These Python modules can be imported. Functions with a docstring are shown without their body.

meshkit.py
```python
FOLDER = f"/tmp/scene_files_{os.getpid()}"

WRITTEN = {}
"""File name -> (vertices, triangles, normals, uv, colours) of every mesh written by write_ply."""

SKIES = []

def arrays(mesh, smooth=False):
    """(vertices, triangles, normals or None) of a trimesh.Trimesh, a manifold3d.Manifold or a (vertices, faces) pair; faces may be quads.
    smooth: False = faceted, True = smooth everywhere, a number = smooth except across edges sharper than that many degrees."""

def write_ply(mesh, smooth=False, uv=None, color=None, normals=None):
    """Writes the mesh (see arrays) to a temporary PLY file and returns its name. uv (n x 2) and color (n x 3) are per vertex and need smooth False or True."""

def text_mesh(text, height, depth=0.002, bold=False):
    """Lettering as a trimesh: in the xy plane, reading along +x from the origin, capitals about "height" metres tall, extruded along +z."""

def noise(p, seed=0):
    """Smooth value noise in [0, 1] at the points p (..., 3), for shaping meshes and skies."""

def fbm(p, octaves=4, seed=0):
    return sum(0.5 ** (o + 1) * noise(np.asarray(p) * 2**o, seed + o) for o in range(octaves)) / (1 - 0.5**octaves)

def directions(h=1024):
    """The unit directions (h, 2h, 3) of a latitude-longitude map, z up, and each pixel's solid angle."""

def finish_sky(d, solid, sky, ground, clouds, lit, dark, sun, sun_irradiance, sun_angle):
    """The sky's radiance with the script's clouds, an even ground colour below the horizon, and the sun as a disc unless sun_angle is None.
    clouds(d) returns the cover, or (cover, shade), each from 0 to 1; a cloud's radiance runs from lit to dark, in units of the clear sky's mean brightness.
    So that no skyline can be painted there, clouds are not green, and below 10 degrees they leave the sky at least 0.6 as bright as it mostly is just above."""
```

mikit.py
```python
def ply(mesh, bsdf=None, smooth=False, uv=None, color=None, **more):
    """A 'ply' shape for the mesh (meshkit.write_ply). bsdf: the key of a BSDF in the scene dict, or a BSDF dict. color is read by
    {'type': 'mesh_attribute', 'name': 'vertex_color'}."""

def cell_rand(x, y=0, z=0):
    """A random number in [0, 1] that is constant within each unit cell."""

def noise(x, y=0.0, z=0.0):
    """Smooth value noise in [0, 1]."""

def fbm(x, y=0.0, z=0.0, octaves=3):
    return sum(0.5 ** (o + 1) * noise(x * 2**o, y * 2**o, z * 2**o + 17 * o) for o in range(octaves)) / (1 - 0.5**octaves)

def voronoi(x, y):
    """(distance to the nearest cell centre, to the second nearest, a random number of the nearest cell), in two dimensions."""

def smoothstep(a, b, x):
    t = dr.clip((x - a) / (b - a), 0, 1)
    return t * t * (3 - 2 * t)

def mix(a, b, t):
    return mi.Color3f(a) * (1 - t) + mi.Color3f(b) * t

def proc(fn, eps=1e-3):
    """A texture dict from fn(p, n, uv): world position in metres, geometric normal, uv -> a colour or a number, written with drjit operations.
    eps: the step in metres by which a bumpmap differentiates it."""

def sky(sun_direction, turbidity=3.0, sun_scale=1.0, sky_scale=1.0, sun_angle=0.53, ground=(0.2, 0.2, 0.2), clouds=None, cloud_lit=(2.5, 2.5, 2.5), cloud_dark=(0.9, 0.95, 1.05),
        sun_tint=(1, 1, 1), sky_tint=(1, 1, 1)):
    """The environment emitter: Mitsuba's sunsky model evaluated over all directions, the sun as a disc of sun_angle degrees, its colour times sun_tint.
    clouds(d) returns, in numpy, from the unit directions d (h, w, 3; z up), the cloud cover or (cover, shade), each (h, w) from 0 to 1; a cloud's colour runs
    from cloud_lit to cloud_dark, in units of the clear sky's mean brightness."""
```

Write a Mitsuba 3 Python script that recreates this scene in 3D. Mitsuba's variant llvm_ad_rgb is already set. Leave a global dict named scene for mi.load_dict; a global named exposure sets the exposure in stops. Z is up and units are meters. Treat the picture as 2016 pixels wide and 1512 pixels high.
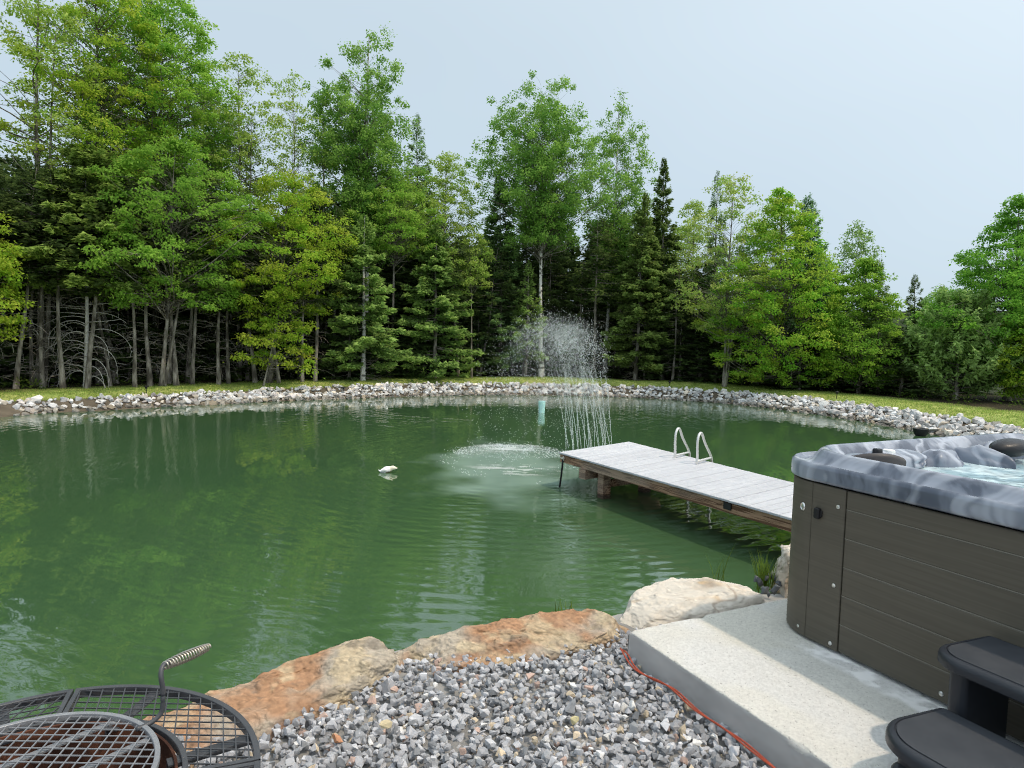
import math
import numpy as np
import trimesh
import manifold3d as m3
import mitsuba as mi
import drjit as dr
import mikit
import meshkit
from scipy.spatial import ConvexHull

T = mi.ScalarTransform4f
scene, labels = {}, {}

# ---------------------------------------------------------------- camera, sky, exposure
CAM_Z = 2.47
scene['camera'] = {
    'type': 'perspective', 'fov': 2 * math.degrees(math.atan(1008 / 1300)), 'fov_axis': 'x',
    'near_clip': 0.05, 'far_clip': 5000.0,
    'to_world': T().look_at(origin=[0, 0, CAM_Z], target=[0, math.cos(math.radians(3.74)), CAM_Z - math.sin(math.radians(3.74))],
                            up=[-0.026177, 0.065207, 0.997528]),
}


SUN = np.array([0.504, -0.23, 1.0])


def haze_cover(d):
    """A thin even veil, brightest round the sun behind it."""
    n = meshkit.fbm(d * np.array([1.6, 1.6, 2.6]) + 5.0, 4, 3)
    glow = ((d @ (SUN / np.linalg.norm(SUN)) + 1) / 2) ** 5
    return 0.88 + 0.06 * (n - 0.5), 1.0 - 0.85 * glow + 0.10 * (n - 0.5)


scene['sky_light'] = mikit.sky(SUN, turbidity=4.0, sun_scale=0.30, sun_angle=1.6, clouds=haze_cover,
                               cloud_lit=(4.0, 4.2, 4.25), cloud_dark=(1.20, 1.44, 1.60), sun_tint=(1.0, 0.985, 0.96), ground=(0.12, 0.14, 0.09))
exposure = 2.25

# ---------------------------------------------------------------- helpers
rng = np.random.default_rng(7)
COUNT = {}


def numbered(name):
    k = COUNT.get(name, 0)
    COUNT[name] = k + 1
    return name if k == 0 else f'{name}_{k:03d}'


def tag(key, label=None, cat=None, group=None, kind=None):
    d = {}
    if label: d['label'] = label
    if cat: d['category'] = cat
    if group: d['group'] = group
    if kind: d['kind'] = kind
    labels[key] = d
    return key


def add(name, mesh, bsdf, parent=None, smooth=False, color=None, label=None, kind=None):
    key = numbered(name if parent is None else parent + '__' + name)
    scene[key] = mikit.ply(mesh, bsdf, smooth=smooth, color=color)
    if parent is not None and (label or kind):
        tag(key, label, None, None, kind)
    return key


def thing(name, label, cat, group=None):
    return tag(numbered(name), label, cat, group)


def solo(name, mesh, bsdf, label, cat, group=None, **kw):
    return tag(add(name, mesh, bsdf, **kw), label, cat, group)


def structure(name, mesh, bsdf, label=None, **kw):
    return tag(add(name, mesh, bsdf, **kw), label, None, None, 'structure')


def cat(parts):
    """Joins (vertices, faces) pairs."""
    vs, fs, o = [], [], 0
    for v, f in parts:
        vs.append(np.asarray(v, float)); fs.append(np.asarray(f, int) + o); o += len(v)
    return np.vstack(vs), np.vstack(fs)


def unit(v):
    v = np.asarray(v, float)
    return v / np.maximum(np.linalg.norm(v, axis=-1, keepdims=True), 1e-12)


def tube(points, radii, sides=6, cap=True):
    p = np.asarray(points, float)
    r = np.broadcast_to(np.asarray(radii, float), (len(p),))
    t = unit(np.gradient(p, axis=0))
    ref = np.array([0, 0, 1.0]) if abs(t[:, 2]).mean() < 0.8 else np.array([1.0, 0.13, 0])
    a = unit(np.cross(t, ref)); b = np.cross(t, a)
    ang = np.arange(sides) * 2 * np.pi / sides
    v = (p[:, None] + r[:, None, None] * (np.cos(ang)[None, :, None] * a[:, None] + np.sin(ang)[None, :, None] * b[:, None])).reshape(-1, 3)
    i, j = np.meshgrid(np.arange(len(p) - 1), np.arange(sides), indexing='ij')
    q = np.stack([i * sides + j, i * sides + (j + 1) % sides, (i + 1) * sides + (j + 1) % sides, (i + 1) * sides + j], -1).reshape(-1, 4)
    f = np.vstack([q[:, [0, 2, 1]], q[:, [0, 3, 2]]])
    if cap:
        n = len(p) - 1
        v = np.vstack([v, p[0], p[-1]])
        k = np.arange(sides)
        f = np.vstack([f, np.stack([k, (k + 1) % sides, k * 0 + len(v) - 2], 1)[:, [0, 1, 2]], np.stack([n * sides + (k + 1) % sides, n * sides + k, k * 0 + len(v) - 1], 1)])
    return v, f


def spline(pts, n=24):
    pts = np.asarray(pts, float)
    from scipy.interpolate import CubicSpline
    s = np.r_[0, np.cumsum(np.linalg.norm(np.diff(pts, axis=0), axis=1))]
    return CubicSpline(s, pts)(np.linspace(0, s[-1], n))


def box(x0, x1, y0, y1, z0, z1):
    m = trimesh.creation.box(bounds=[[x0, y0, z0], [x1, y1, z1]])
    return np.array(m.vertices), np.array(m.faces)


def rbox(x0, x1, y0, y1, z0, z1, r=0.004, seg=8):
    """A box with rounded edges."""
    s = m3.Manifold.sphere(r, seg)
    pts = [s.translate([x, y, z]) for x in (x0 + r, x1 - r) for y in (y0 + r, y1 - r) for z in (z0 + r, z1 - r)]
    m = m3.Manifold.batch_hull(pts).to_mesh()
    return np.array(m.vert_properties[:, :3], float), np.array(m.tri_verts, int)


def cham(x0, x1, y0, y1, z0, z1, c=0.004):
    """A box with its edges chamfered: 24 vertices, 44 triangles."""
    pts = []
    for sx in (0, 1):
        for sy in (0, 1):
            for sz in (0, 1):
                x, y, z = (x0, x1)[sx], (y0, y1)[sy], (z0, z1)[sz]
                dx, dy, dz = (c, -c)[sx], (c, -c)[sy], (c, -c)[sz]
                pts += [[x, y + dy, z + dz], [x + dx, y, z + dz], [x + dx, y + dy, z]]
    return hull(pts)


def hull(pts):
    pts = np.asarray(pts, float)
    h = ConvexHull(pts)
    used = np.unique(h.simplices)
    remap = np.full(len(pts), -1); remap[used] = np.arange(len(used))
    v, f = pts[used], remap[h.simplices]
    c = v.mean(0)
    n = np.cross(v[f[:, 1]] - v[f[:, 0]], v[f[:, 2]] - v[f[:, 0]])
    flip = ((v[f].mean(1) - c) * n).sum(1) < 0
    f[flip] = f[flip][:, ::-1]
    return v, f


def rotz(v, deg):
    a = math.radians(deg)
    return np.asarray(v) @ np.array([[math.cos(a), math.sin(a), 0], [-math.sin(a), math.cos(a), 0], [0, 0, 1]])


def place(mesh, loc, deg=0.0):
    return rotz(mesh[0], deg) + np.asarray(loc, float), mesh[1]


def randrot(n, g):
    q = unit(g.normal(size=(n, 4)))
    w, x, y, z = q.T
    return np.stack([np.stack([1 - 2 * (y * y + z * z), 2 * (x * y - z * w), 2 * (x * z + y * w)], -1),
                     np.stack([2 * (x * y + z * w), 1 - 2 * (x * x + z * z), 2 * (y * z - x * w)], -1),
                     np.stack([2 * (x * z - y * w), 2 * (y * z + x * w), 1 - 2 * (x * x + y * y)], -1)], 1)


def scatter(variants, which, pos, rot, scale, colors=None):
    """Many copies of small meshes as one: variants is a list of (v, f); scale (n,) or (n, 3)."""
    vs, fs, cs, o = [], [], [], 0
    for k, (v, f) in enumerate(variants):
        sel = np.nonzero(which == k)[0]
        if not len(sel): continue
        sc = scale[sel][:, None, None] if scale.ndim == 1 else scale[sel][:, None, :]
        vv = np.einsum('nij,nkj->nki', rot[sel], v[None] * sc) + pos[sel][:, None]
        vs.append(vv.reshape(-1, 3))
        fs.append((f[None] + (np.arange(len(sel)) * len(v))[:, None, None]).reshape(-1, 3) + o)
        o += len(sel) * len(v)
        if colors is not None: cs.append(np.repeat(colors[sel], len(v), 0))
    return (np.vstack(vs), np.vstack(fs)), (np.vstack(cs) if cs else None)


def lathe(profile, n=32):
    p = np.asarray(profile, float)
    a = np.arange(n) * 2 * np.pi / n
    v = np.stack([p[:, None, 0] * np.cos(a), p[:, None, 0] * np.sin(a), np.broadcast_to(p[:, None, 1], (len(p), n))], -1).reshape(-1, 3)
    i, j = np.meshgrid(np.arange(len(p) - 1), np.arange(n), indexing='ij')
    q = np.stack([i * n + j, i * n + (j + 1) % n, (i + 1) * n + (j + 1) % n, (i + 1) * n + j], -1).reshape(-1, 4)
    return v, np.vstack([q[:, [0, 1, 2]], q[:, [0, 2, 3]]])


def loft(rings, closed=True):
    """Quads between successive rings (k, n, 3)."""
    R = np.asarray(rings, float); k, n = R.shape[:2]
    i, j = np.meshgrid(np.arange(k - 1), np.arange(n if closed else n - 1), indexing='ij')
    q = np.stack([i * n + j, i * n + (j + 1) % n, (i + 1) * n + (j + 1) % n, (i + 1) * n + j], -1).reshape(-1, 4)
    return R.reshape(-1, 3), np.vstack([q[:, [0, 1, 2]], q[:, [0, 2, 3]]])


# ---------------------------------------------------------------- materials
N_, FBM, SS, MIX = mikit.noise, mikit.fbm, mikit.smoothstep, mikit.mix
VC = {'type': 'mesh_attribute', 'name': 'vertex_color'}


def mat(name, base, rough=0.8, bump=None, bscale=1.0, eps=1e-3, two=True, **kw):
    b = {'type': 'principled', 'base_color': base if isinstance(base, dict) else {'type': 'rgb', 'value': list(base)}, 'roughness': rough, 'specular': kw.pop('specular', 0.4), **kw}
    if bump is not None:
        b = {'type': 'bumpmap', 'arbitrary': mikit.proc(bump, eps), 'scale': bscale, 'bsdf': b}
    scene[name] = {'type': 'twosided', 'bsdf': b} if two else b
    return name


# the frame of the slab and the tub: t runs along the slab's long edge towards the viewer's right, s into the tub
AX, AY, PADZ = 0.60989, 3.195284, 1.05
TX, TY, SX, SY = 0.44307, -0.89649, 0.89649, 0.44307
PROT = math.degrees(math.atan2(TY, TX))


def local(mesh):
    """(t, s, z above the slab) to world."""
    return place(mesh, (AX, AY, PADZ), PROT)


def ts(p):
    x, y = p.x - AX, p.y - AY
    return x * TX + y * TY, x * SX + y * SY


scene['leaf'] = {'type': 'principledthin', 'base_color': VC, 'roughness': 0.55, 'diff_trans': 1.2, 'eta': 1.2, 'spec_trans': 0.0}
scene['needle'] = {'type': 'principledthin', 'base_color': VC, 'roughness': 0.7, 'diff_trans': 0.9, 'eta': 1.25, 'spec_trans': 0.0}
mat('tinted', VC, 0.9, specular=0.2)
mat('stone_tinted', VC, 0.85, bump=lambda p, n, uv: FBM(p.x * 45, p.y * 45, p.z * 45, octaves=3), bscale=0.006, eps=4e-3, specular=0.25)


def bark_color(p, n, uv):
    k = FBM(p.x * 9, p.y * 9, p.z * 2.5)
    return MIX((0.10, 0.088, 0.073), (0.34, 0.31, 0.27), SS(0.3, 0.75, k))


mat('bark', mikit.proc(bark_color), 0.95, bump=lambda p, n, uv: FBM(p.x * 22, p.y * 22, p.z * 5), bscale=0.03, eps=5e-3, specular=0.1)


def birch_color(p, n, uv):
    k = FBM(p.x * 5, p.y * 5, p.z * 3)
    band = SS(0.60, 0.70, N_(p.x * 4, p.y * 4, p.z * 9))
    return MIX(MIX((0.56, 0.54, 0.50), (0.76, 0.74, 0.69), k), (0.12, 0.11, 0.10), band * 0.85)


mat('birch_bark', mikit.proc(birch_color), 0.85, specular=0.2)
mat('dead_wood', mikit.proc(lambda p, n, uv: MIX((0.34, 0.32, 0.30), (0.62, 0.60, 0.57), FBM(p.x * 6, p.y * 6, p.z * 6))), 0.9, specular=0.1)


# ---- water
def water_height(p, n, uv):
    dx, dy = p.x - 0.1, p.y - 13.4
    r = dr.sqrt(dx * dx + dy * dy)
    warp = FBM(p.x * 0.55, p.y * 0.55, 3.0) * 5.0
    ring = dr.sin(r * 21.0 + warp * 4.2) * 0.0014 + dr.sin(r * 35.0 - warp * 6.5) * 0.0009
    chop = FBM(p.x * 1.5, p.y * 3.0, 1.0, octaves=2) * 0.0046 + FBM(p.x * 6.0, p.y * 10.0, 9.0, octaves=2) * 0.0013
    calm = 0.25 + 0.75 * SS(0.36, 0.62, FBM(p.x * 0.22, p.y * 0.3, 5.0))
    near = dr.exp(-dr.square(r / 2.3))
    splash = near * FBM(p.x * 9, p.y * 9, 2.0) * 0.010
    return (ring * (0.35 + 1.1 * dr.exp(-r * 0.10)) + chop) * calm * 0.8 + splash


def water_color(p, n, uv):
    k = FBM(p.x * 0.35, p.y * 0.35, 2.0)
    c = MIX((0.040, 0.092, 0.042), (0.053, 0.108, 0.044), k)
    ex, ey = (p.x + 0.02) / 1.6, (p.y - 12.9) / 3.3
    d = dr.sqrt(ex * ex + ey * ey) + (FBM(p.x * 1.3, p.y * 1.3, 6.0) - 0.5) * 0.8
    air = 1 - SS(0.25, 1.15, d)
    c = MIX(c, (0.30, 0.43, 0.37), air * 0.8)
    fx, fy = (p.x - 0.05) / 1.15, (p.y - 15.1) / 0.75
    foam = (1 - SS(0.35, 1.0, dr.sqrt(fx * fx + fy * fy))) * SS(0.40, 0.66, FBM(p.x * 3.2, p.y * 8.0, 1.0, octaves=4))
    gx, gy = (p.x - 0.1) / 1.2, (p.y - 12.6) / 0.8
    foam2 = (1 - SS(0.3, 1.0, dr.sqrt(gx * gx + gy * gy))) * SS(0.52, 0.72, FBM(p.x * 3.5, p.y * 8.0, 5.0, octaves=4))
    return MIX(c, (0.78, 0.82, 0.82), dr.minimum(foam * 0.95 + foam2 * 0.7, 1.0))


scene['pond_water'] = {'type': 'bumpmap', 'arbitrary': mikit.proc(water_height, 8e-3), 'scale': 1.0,
                       'bsdf': {'type': 'plastic', 'diffuse_reflectance': mikit.proc(water_color), 'int_ior': 1.9, 'nonlinear': False}}
scene['foam'] = {'type': 'principledthin', 'base_color': {'type': 'rgb', 'value': [0.9, 0.93, 0.93]}, 'roughness': 0.3, 'diff_trans': 1.0, 'eta': 1.33, 'spec_trans': 0.0}


# ---- slab
def slab_color(p, n, uv):
    t, s = ts(p)
    g = FBM(p.x * 110, p.y * 110, p.z * 110)
    big = FBM(p.x * 3.2, p.y * 3.2, 1.0)
    c = MIX((0.50, 0.50, 0.485), (0.63, 0.63, 0.612), SS(0.25, 0.75, big * 0.22 + g * 0.78))
    dark = SS(0.66, 0.74, FBM(p.x * 120, p.y * 120, p.z * 90 + 4.0, octaves=3))
    c = MIX(c, (0.20, 0.19, 0.18), dark * 0.6)
    tan = SS(0.46, 0.62, FBM(p.x * 2.1, p.y * 2.1, 7.0))
    c = MIX(c, c * mi.Color3f(1.0, 0.985, 0.945), tan)
    # pale lime bloom where water runs off along the tub
    bloom = SS(0.60, 0.66, s + (FBM(p.x * 9, p.y * 9, 3.0) - 0.5) * 0.09) * SS(0.30, 0.55, t)
    c = MIX(c, (0.80, 0.80, 0.79), bloom * SS(0.30, 0.6, FBM(p.x * 14, p.y * 14, 8.0)) * 0.95)
    damp = SS(0.36, 0.44, s + (FBM(p.x * 7, p.y * 7, 2.0) - 0.5) * 0.06) * (1 - bloom)
    c = MIX(c, c * mi.Color3f(0.80, 0.78, 0.69), damp * 0.45)
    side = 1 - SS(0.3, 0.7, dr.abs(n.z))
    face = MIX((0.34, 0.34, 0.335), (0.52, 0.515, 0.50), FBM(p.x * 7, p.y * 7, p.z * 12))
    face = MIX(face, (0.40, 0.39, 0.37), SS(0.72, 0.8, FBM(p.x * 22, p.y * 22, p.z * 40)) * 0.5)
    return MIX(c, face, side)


mat('concrete', mikit.proc(slab_color), 0.9, bump=lambda p, n, uv: FBM(p.x * 70, p.y * 70, p.z * 70) + 0.7 * FBM(p.x * 190, p.y * 190, p.z * 190, octaves=2), bscale=0.008, eps=1.5e-3, specular=0.2)


# ---- boulders
def rusty(p, n, uv):
    a = FBM(p.x * 3.0, p.y * 3.0, p.z * 5.0, octaves=4)
    b = FBM(p.x * 7 + 9, p.y * 7, p.z * 9, octaves=4)
    c = MIX((0.38, 0.20, 0.10), (0.37, 0.32, 0.25), SS(0.40, 0.62, a))
    c = MIX(c, (0.48, 0.38, 0.23), SS(0.48, 0.64, b) * 0.75)
    c = MIX(c, (0.17, 0.14, 0.11), SS(0.60, 0.74, FBM(p.x * 11 + 2, p.y * 11, p.z * 20, octaves=4)) * 0.55)
    red = SS(0.50, 0.70, FBM(p.x * 2.4 - 4, p.y * 2.4 + 3, p.z * 3, octaves=4) + 0.14 * SS(0.1, 0.8, p.x))
    c = MIX(c, (0.23, 0.080, 0.045), red * 0.9)
    speck = FBM(p.x * 55, p.y * 55, p.z * 55)
    c = MIX(c, mi.Color3f(mi.luminance(c)) * mi.Color3f(1.06, 1.0, 0.92), 0.18)
    return c * (0.60 + 0.80 * speck)


def rough_rock(p, n, uv):
    return FBM(p.x * 9, p.y * 9, p.z * 16, octaves=4) + 0.35 * FBM(p.x * 50, p.y * 50, p.z * 60, octaves=3)


mat('rusty_rock', mikit.proc(rusty), 0.85, bump=rough_rock, bscale=0.075, eps=3e-3, specular=0.25)


def pale(p, n, uv):
    a = FBM(p.x * 4, p.y * 4, p.z * 4, octaves=4)
    c = MIX((0.40, 0.335, 0.26), (0.60, 0.555, 0.485), SS(0.32, 0.62, a))
    vein = dr.abs(FBM(p.x * 3.1 + 5, p.y * 3.1, p.z * 3.1, octaves=3) - 0.5)
    c = MIX(c, (0.30, 0.22, 0.15), (1 - SS(0.0, 0.020, vein)) * 0.55)
    stain = SS(0.60, 0.72, FBM(p.x * 5, p.y * 5 + 4, p.z * 5, octaves=3))
    c = MIX(c, (0.52, 0.33, 0.13), stain * 0.55)
    return c * (0.85 + 0.3 * FBM(p.x * 60, p.y * 60, p.z * 60))


mat('pale_rock', mikit.proc(pale), 0.85, bump=rough_rock, bscale=0.05, eps=3e-3, specular=0.25)


# ---- tub
def marble(p, n, uv):
    wx = FBM(p.x * 3 + 3, p.y * 3, p.z * 4, octaves=3) * 2.4
    a = FBM(p.x * 15 + wx * 1.2, p.y * 15 - wx, p.z * 2.2 + wx, octaves=4)
    b = dr.abs(FBM(p.x * 7 - wx, p.y * 7 + wx * 0.7, p.z * 1.6 + 7, octaves=4) - 0.5) * 2
    c = MIX((0.078, 0.094, 0.130), (0.185, 0.210, 0.262), SS(0.34, 0.62, a))
    return MIX((0.34, 0.37, 0.43), c, SS(0.0, 0.24, b))


mat('shell', mikit.proc(marble), 0.22, specular=0.5, clearcoat=0.6, clearcoat_gloss=0.9)


def panel_color(p, n, uv):
    t, s = ts(p)
    g = FBM(t * 3 + s * 3, p.z * 160, 2.0, octaves=3)
    return MIX((0.086, 0.076, 0.059), (0.118, 0.105, 0.082), g)


mat('panel', mikit.proc(panel_color), 0.55, bump=lambda p, n, uv: FBM(p.x * 14, p.y * 14, p.z * 240, octaves=2), bscale=0.0011, eps=2e-3, specular=0.3)
mat('panel_edge', (0.20, 0.19, 0.16), 0.5)
mat('black_gap', (0.008, 0.008, 0.008), 0.9, specular=0.1)
mat('chrome', (0.75, 0.75, 0.74), 0.22, metallic=1.0)
mat('black_plastic', (0.012, 0.012, 0.014), 0.4)
mat('pillow_gray', (0.055, 0.050, 0.050), 0.5)
mat('white_plastic', (0.75, 0.76, 0.75), 0.35)


def spa_height(p, n, uv):
    return FBM(p.x * 9, p.y * 9, 1.0) * 0.05 + FBM(p.x * 26, p.y * 26, 2.0) * 0.014


scene['spa_water'] = {'type': 'bumpmap', 'arbitrary': mikit.proc(spa_height, 4e-3), 'scale': 1.0,
                      'bsdf': {'type': 'plastic', 'diffuse_reflectance': mikit.proc(lambda p, n, uv: MIX((0.27, 0.41, 0.47), (0.56, 0.69, 0.73), SS(0.35, 0.65, FBM(p.x * 10, p.y * 10, 4.0)))), 'int_ior': 1.33, 'nonlinear': False}}
mat('step_plastic', mikit.proc(lambda p, n, uv: MIX((0.017, 0.020, 0.027), (0.026, 0.030, 0.038), FBM(p.x * 5, p.y * 5, p.z * 5))), 0.42,
    bump=lambda p, n, uv: FBM(p.x * 160, p.y * 160, p.z * 160, octaves=2), bscale=0.0009, eps=1e-3, specular=0.45)
mat('step_tread', mikit.proc(lambda p, n, uv: MIX((0.028, 0.033, 0.041), (0.050, 0.055, 0.064), FBM(p.x * 12, p.y * 12, p.z * 12, octaves=4))), 0.6,
    bump=lambda p, n, uv: FBM(p.x * 260, p.y * 260, p.z * 260, octaves=2), bscale=0.001, eps=1e-3, specular=0.35)


# ---- dock
def deck_color(p, n, uv):
    g = FBM(p.x * 30, p.y * 30, 2.0)
    big = FBM(p.x * 2.2, p.y * 2.2, 5.0)
    a = (p.x - 0.864) * 0.4989 - (p.y - 11.164) * 0.8667
    e = (p.x - 0.864) * 0.8667 + (p.y - 11.164) * 0.4989
    board = mikit.cell_rand((a + 0.255 * e) / 0.1475)
    return MIX((0.355, 0.365, 0.39), (0.50, 0.515, 0.545), 0.35 * g + 0.35 * big + 0.3 * board)


mat('deck_board', mikit.proc(deck_color), 0.75, bump=lambda p, n, uv: FBM(p.x * 60, p.y * 60, p.z * 40), bscale=0.002, eps=3e-3, specular=0.3)


def timber_color(p, n, uv):
    a = p.x * 0.4989 - p.y * 0.8667
    b = p.x * 0.8667 + p.y * 0.4989
    rings = FBM(a * 1.1, b * 8, p.z * 22, octaves=3)
    band = 0.5 + 0.5 * dr.sin(rings * 26.0)
    c = MIX((0.12, 0.064, 0.038), (0.34, 0.215, 0.14), SS(0.2, 0.85, band))
    gray = SS(0.42, 0.62, FBM(a * 0.9 + 3, b * 3, p.z * 4, octaves=3))
    c = MIX(c, MIX((0.24, 0.21, 0.18), (0.36, 0.33, 0.29), rings), gray * 0.35)
    wet = 1 - SS(0.04, 0.10, p.z)
    return MIX(c, (0.035, 0.028, 0.022), wet * 0.85)


mat('timber', mikit.proc(timber_color), 0.8, bump=lambda p, n, uv: FBM(p.x * 6, p.y * 6, p.z * 60), bscale=0.006, eps=4e-3, specular=0.2)
mat('aluminium', (0.78, 0.77, 0.74), 0.38, metallic=0.75)
mat('cord_orange', (0.36, 0.062, 0.028), 0.5)
mat('teal_plastic', (0.42, 0.70, 0.66), 0.45)
mat('white_decoy', VC, 0.5)
# ---- fire pit
mat('black_paint', mikit.proc(lambda p, n, uv: MIX((0.040, 0.043, 0.050), (0.075, 0.078, 0.086), FBM(p.x * 30, p.y * 30, p.z * 30))), 0.42, specular=0.45)
mat('gray_steel', mikit.proc(lambda p, n, uv: MIX((0.20, 0.21, 0.23), (0.34, 0.35, 0.37), FBM(p.x * 26, p.y * 26, p.z * 26))), 0.45, metallic=0.35)
mat('coil_steel', (0.55, 0.50, 0.42), 0.3, metallic=0.95)
mat('rust', mikit.proc(lambda p, n, uv: MIX((0.045, 0.021, 0.015), (0.14, 0.060, 0.037), SS(0.3, 0.7, FBM(p.x * 13, p.y * 13, p.z * 9, octaves=4)))), 0.9, specular=0.15)
mat('ash', mikit.proc(lambda p, n, uv: MIX((0.05, 0.045, 0.04), (0.42, 0.38, 0.32), SS(0.45, 0.7, FBM(p.x * 22, p.y * 22, p.z * 22, octaves=4)))), 0.95, specular=0.1)

# ---------------------------------------------------------------- ground and pond
PC = np.array([0.0, 16.0])
SHORE = np.array([(-14.04, 18.02), (-13.85, 19.09), (-12.6, 20.1), (-9.98, 23.1), (-6.34, 26.23), (-1.8, 29.41), (1.8, 30.56), (6.25, 30.27), (9.51, 28.46), (10.79, 26.45),
                  (11.72, 24.33), (12.5, 20.82), (12.8, 17), (11.8, 13.2), (9.4, 9.6), (6.8, 7.3), (4.9, 6.1), (3.6, 5.45), (2.4, 5.1), (1.2, 4.85), (0.5, 4.35), (-0.4, 3.95), (-0.95, 3.6),
                  (-1.45, 3.15), (-2.3, 2.75), (-4, 2.5), (-7, 3.2), (-10.5, 6.2), (-13.2, 11), (-14.3, 15)])
sa = np.arctan2(*(SHORE - PC).T[::-1]); sr = np.hypot(*(SHORE - PC).T)
so = np.argsort(sa)


def shore_r(a):
    a = (np.asarray(a) + np.pi) % (2 * np.pi) - np.pi
    return np.interp(a, sa[so], sr[so], period=2 * np.pi)


def sstep(a, b, x):
    t = np.clip((x - a) / (b - a), 0, 1)
    return t * t * (3 - 2 * t)


def ground_z(x, y):
    """Height of the land by its distance from the water's edge: a stone bank and a flat lawn beyond, the higher gravel terrace on the near side."""
    x, y = np.asarray(x, float), np.asarray(y, float)
    d = np.hypot(x - PC[0], y - PC[1]) - shore_r(np.arctan2(y - PC[1], x - PC[0]))
    far = np.where(d < 0, d * 0.6, 0.42 * sstep(-0.15, 1.05, d) + 0.18 * sstep(1.0, 2.2, d))
    far = far + (meshkit.fbm(np.stack([x, y, 0 * x], -1) * 0.5, 3, 4) - 0.5) * 0.14 * sstep(0.4, 3.0, d) + 6.0 * sstep(14, 70, d)
    far = far * np.where(d > 0, 0.70 + 0.30 * sstep(-12.5, -5.0, x) + 0.3 * sstep(10, 30, d), 1.0)
    near = np.where(d < 0, d * 1.1, 0.885 * sstep(-0.05, 0.62, d))
    w = 1 - sstep(3.0, 10.0, y + 0.25 * np.maximum(x - 2, 0))
    return np.where(d < -2.2, -1.5, far * (1 - w) + near * w), d, w


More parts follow.
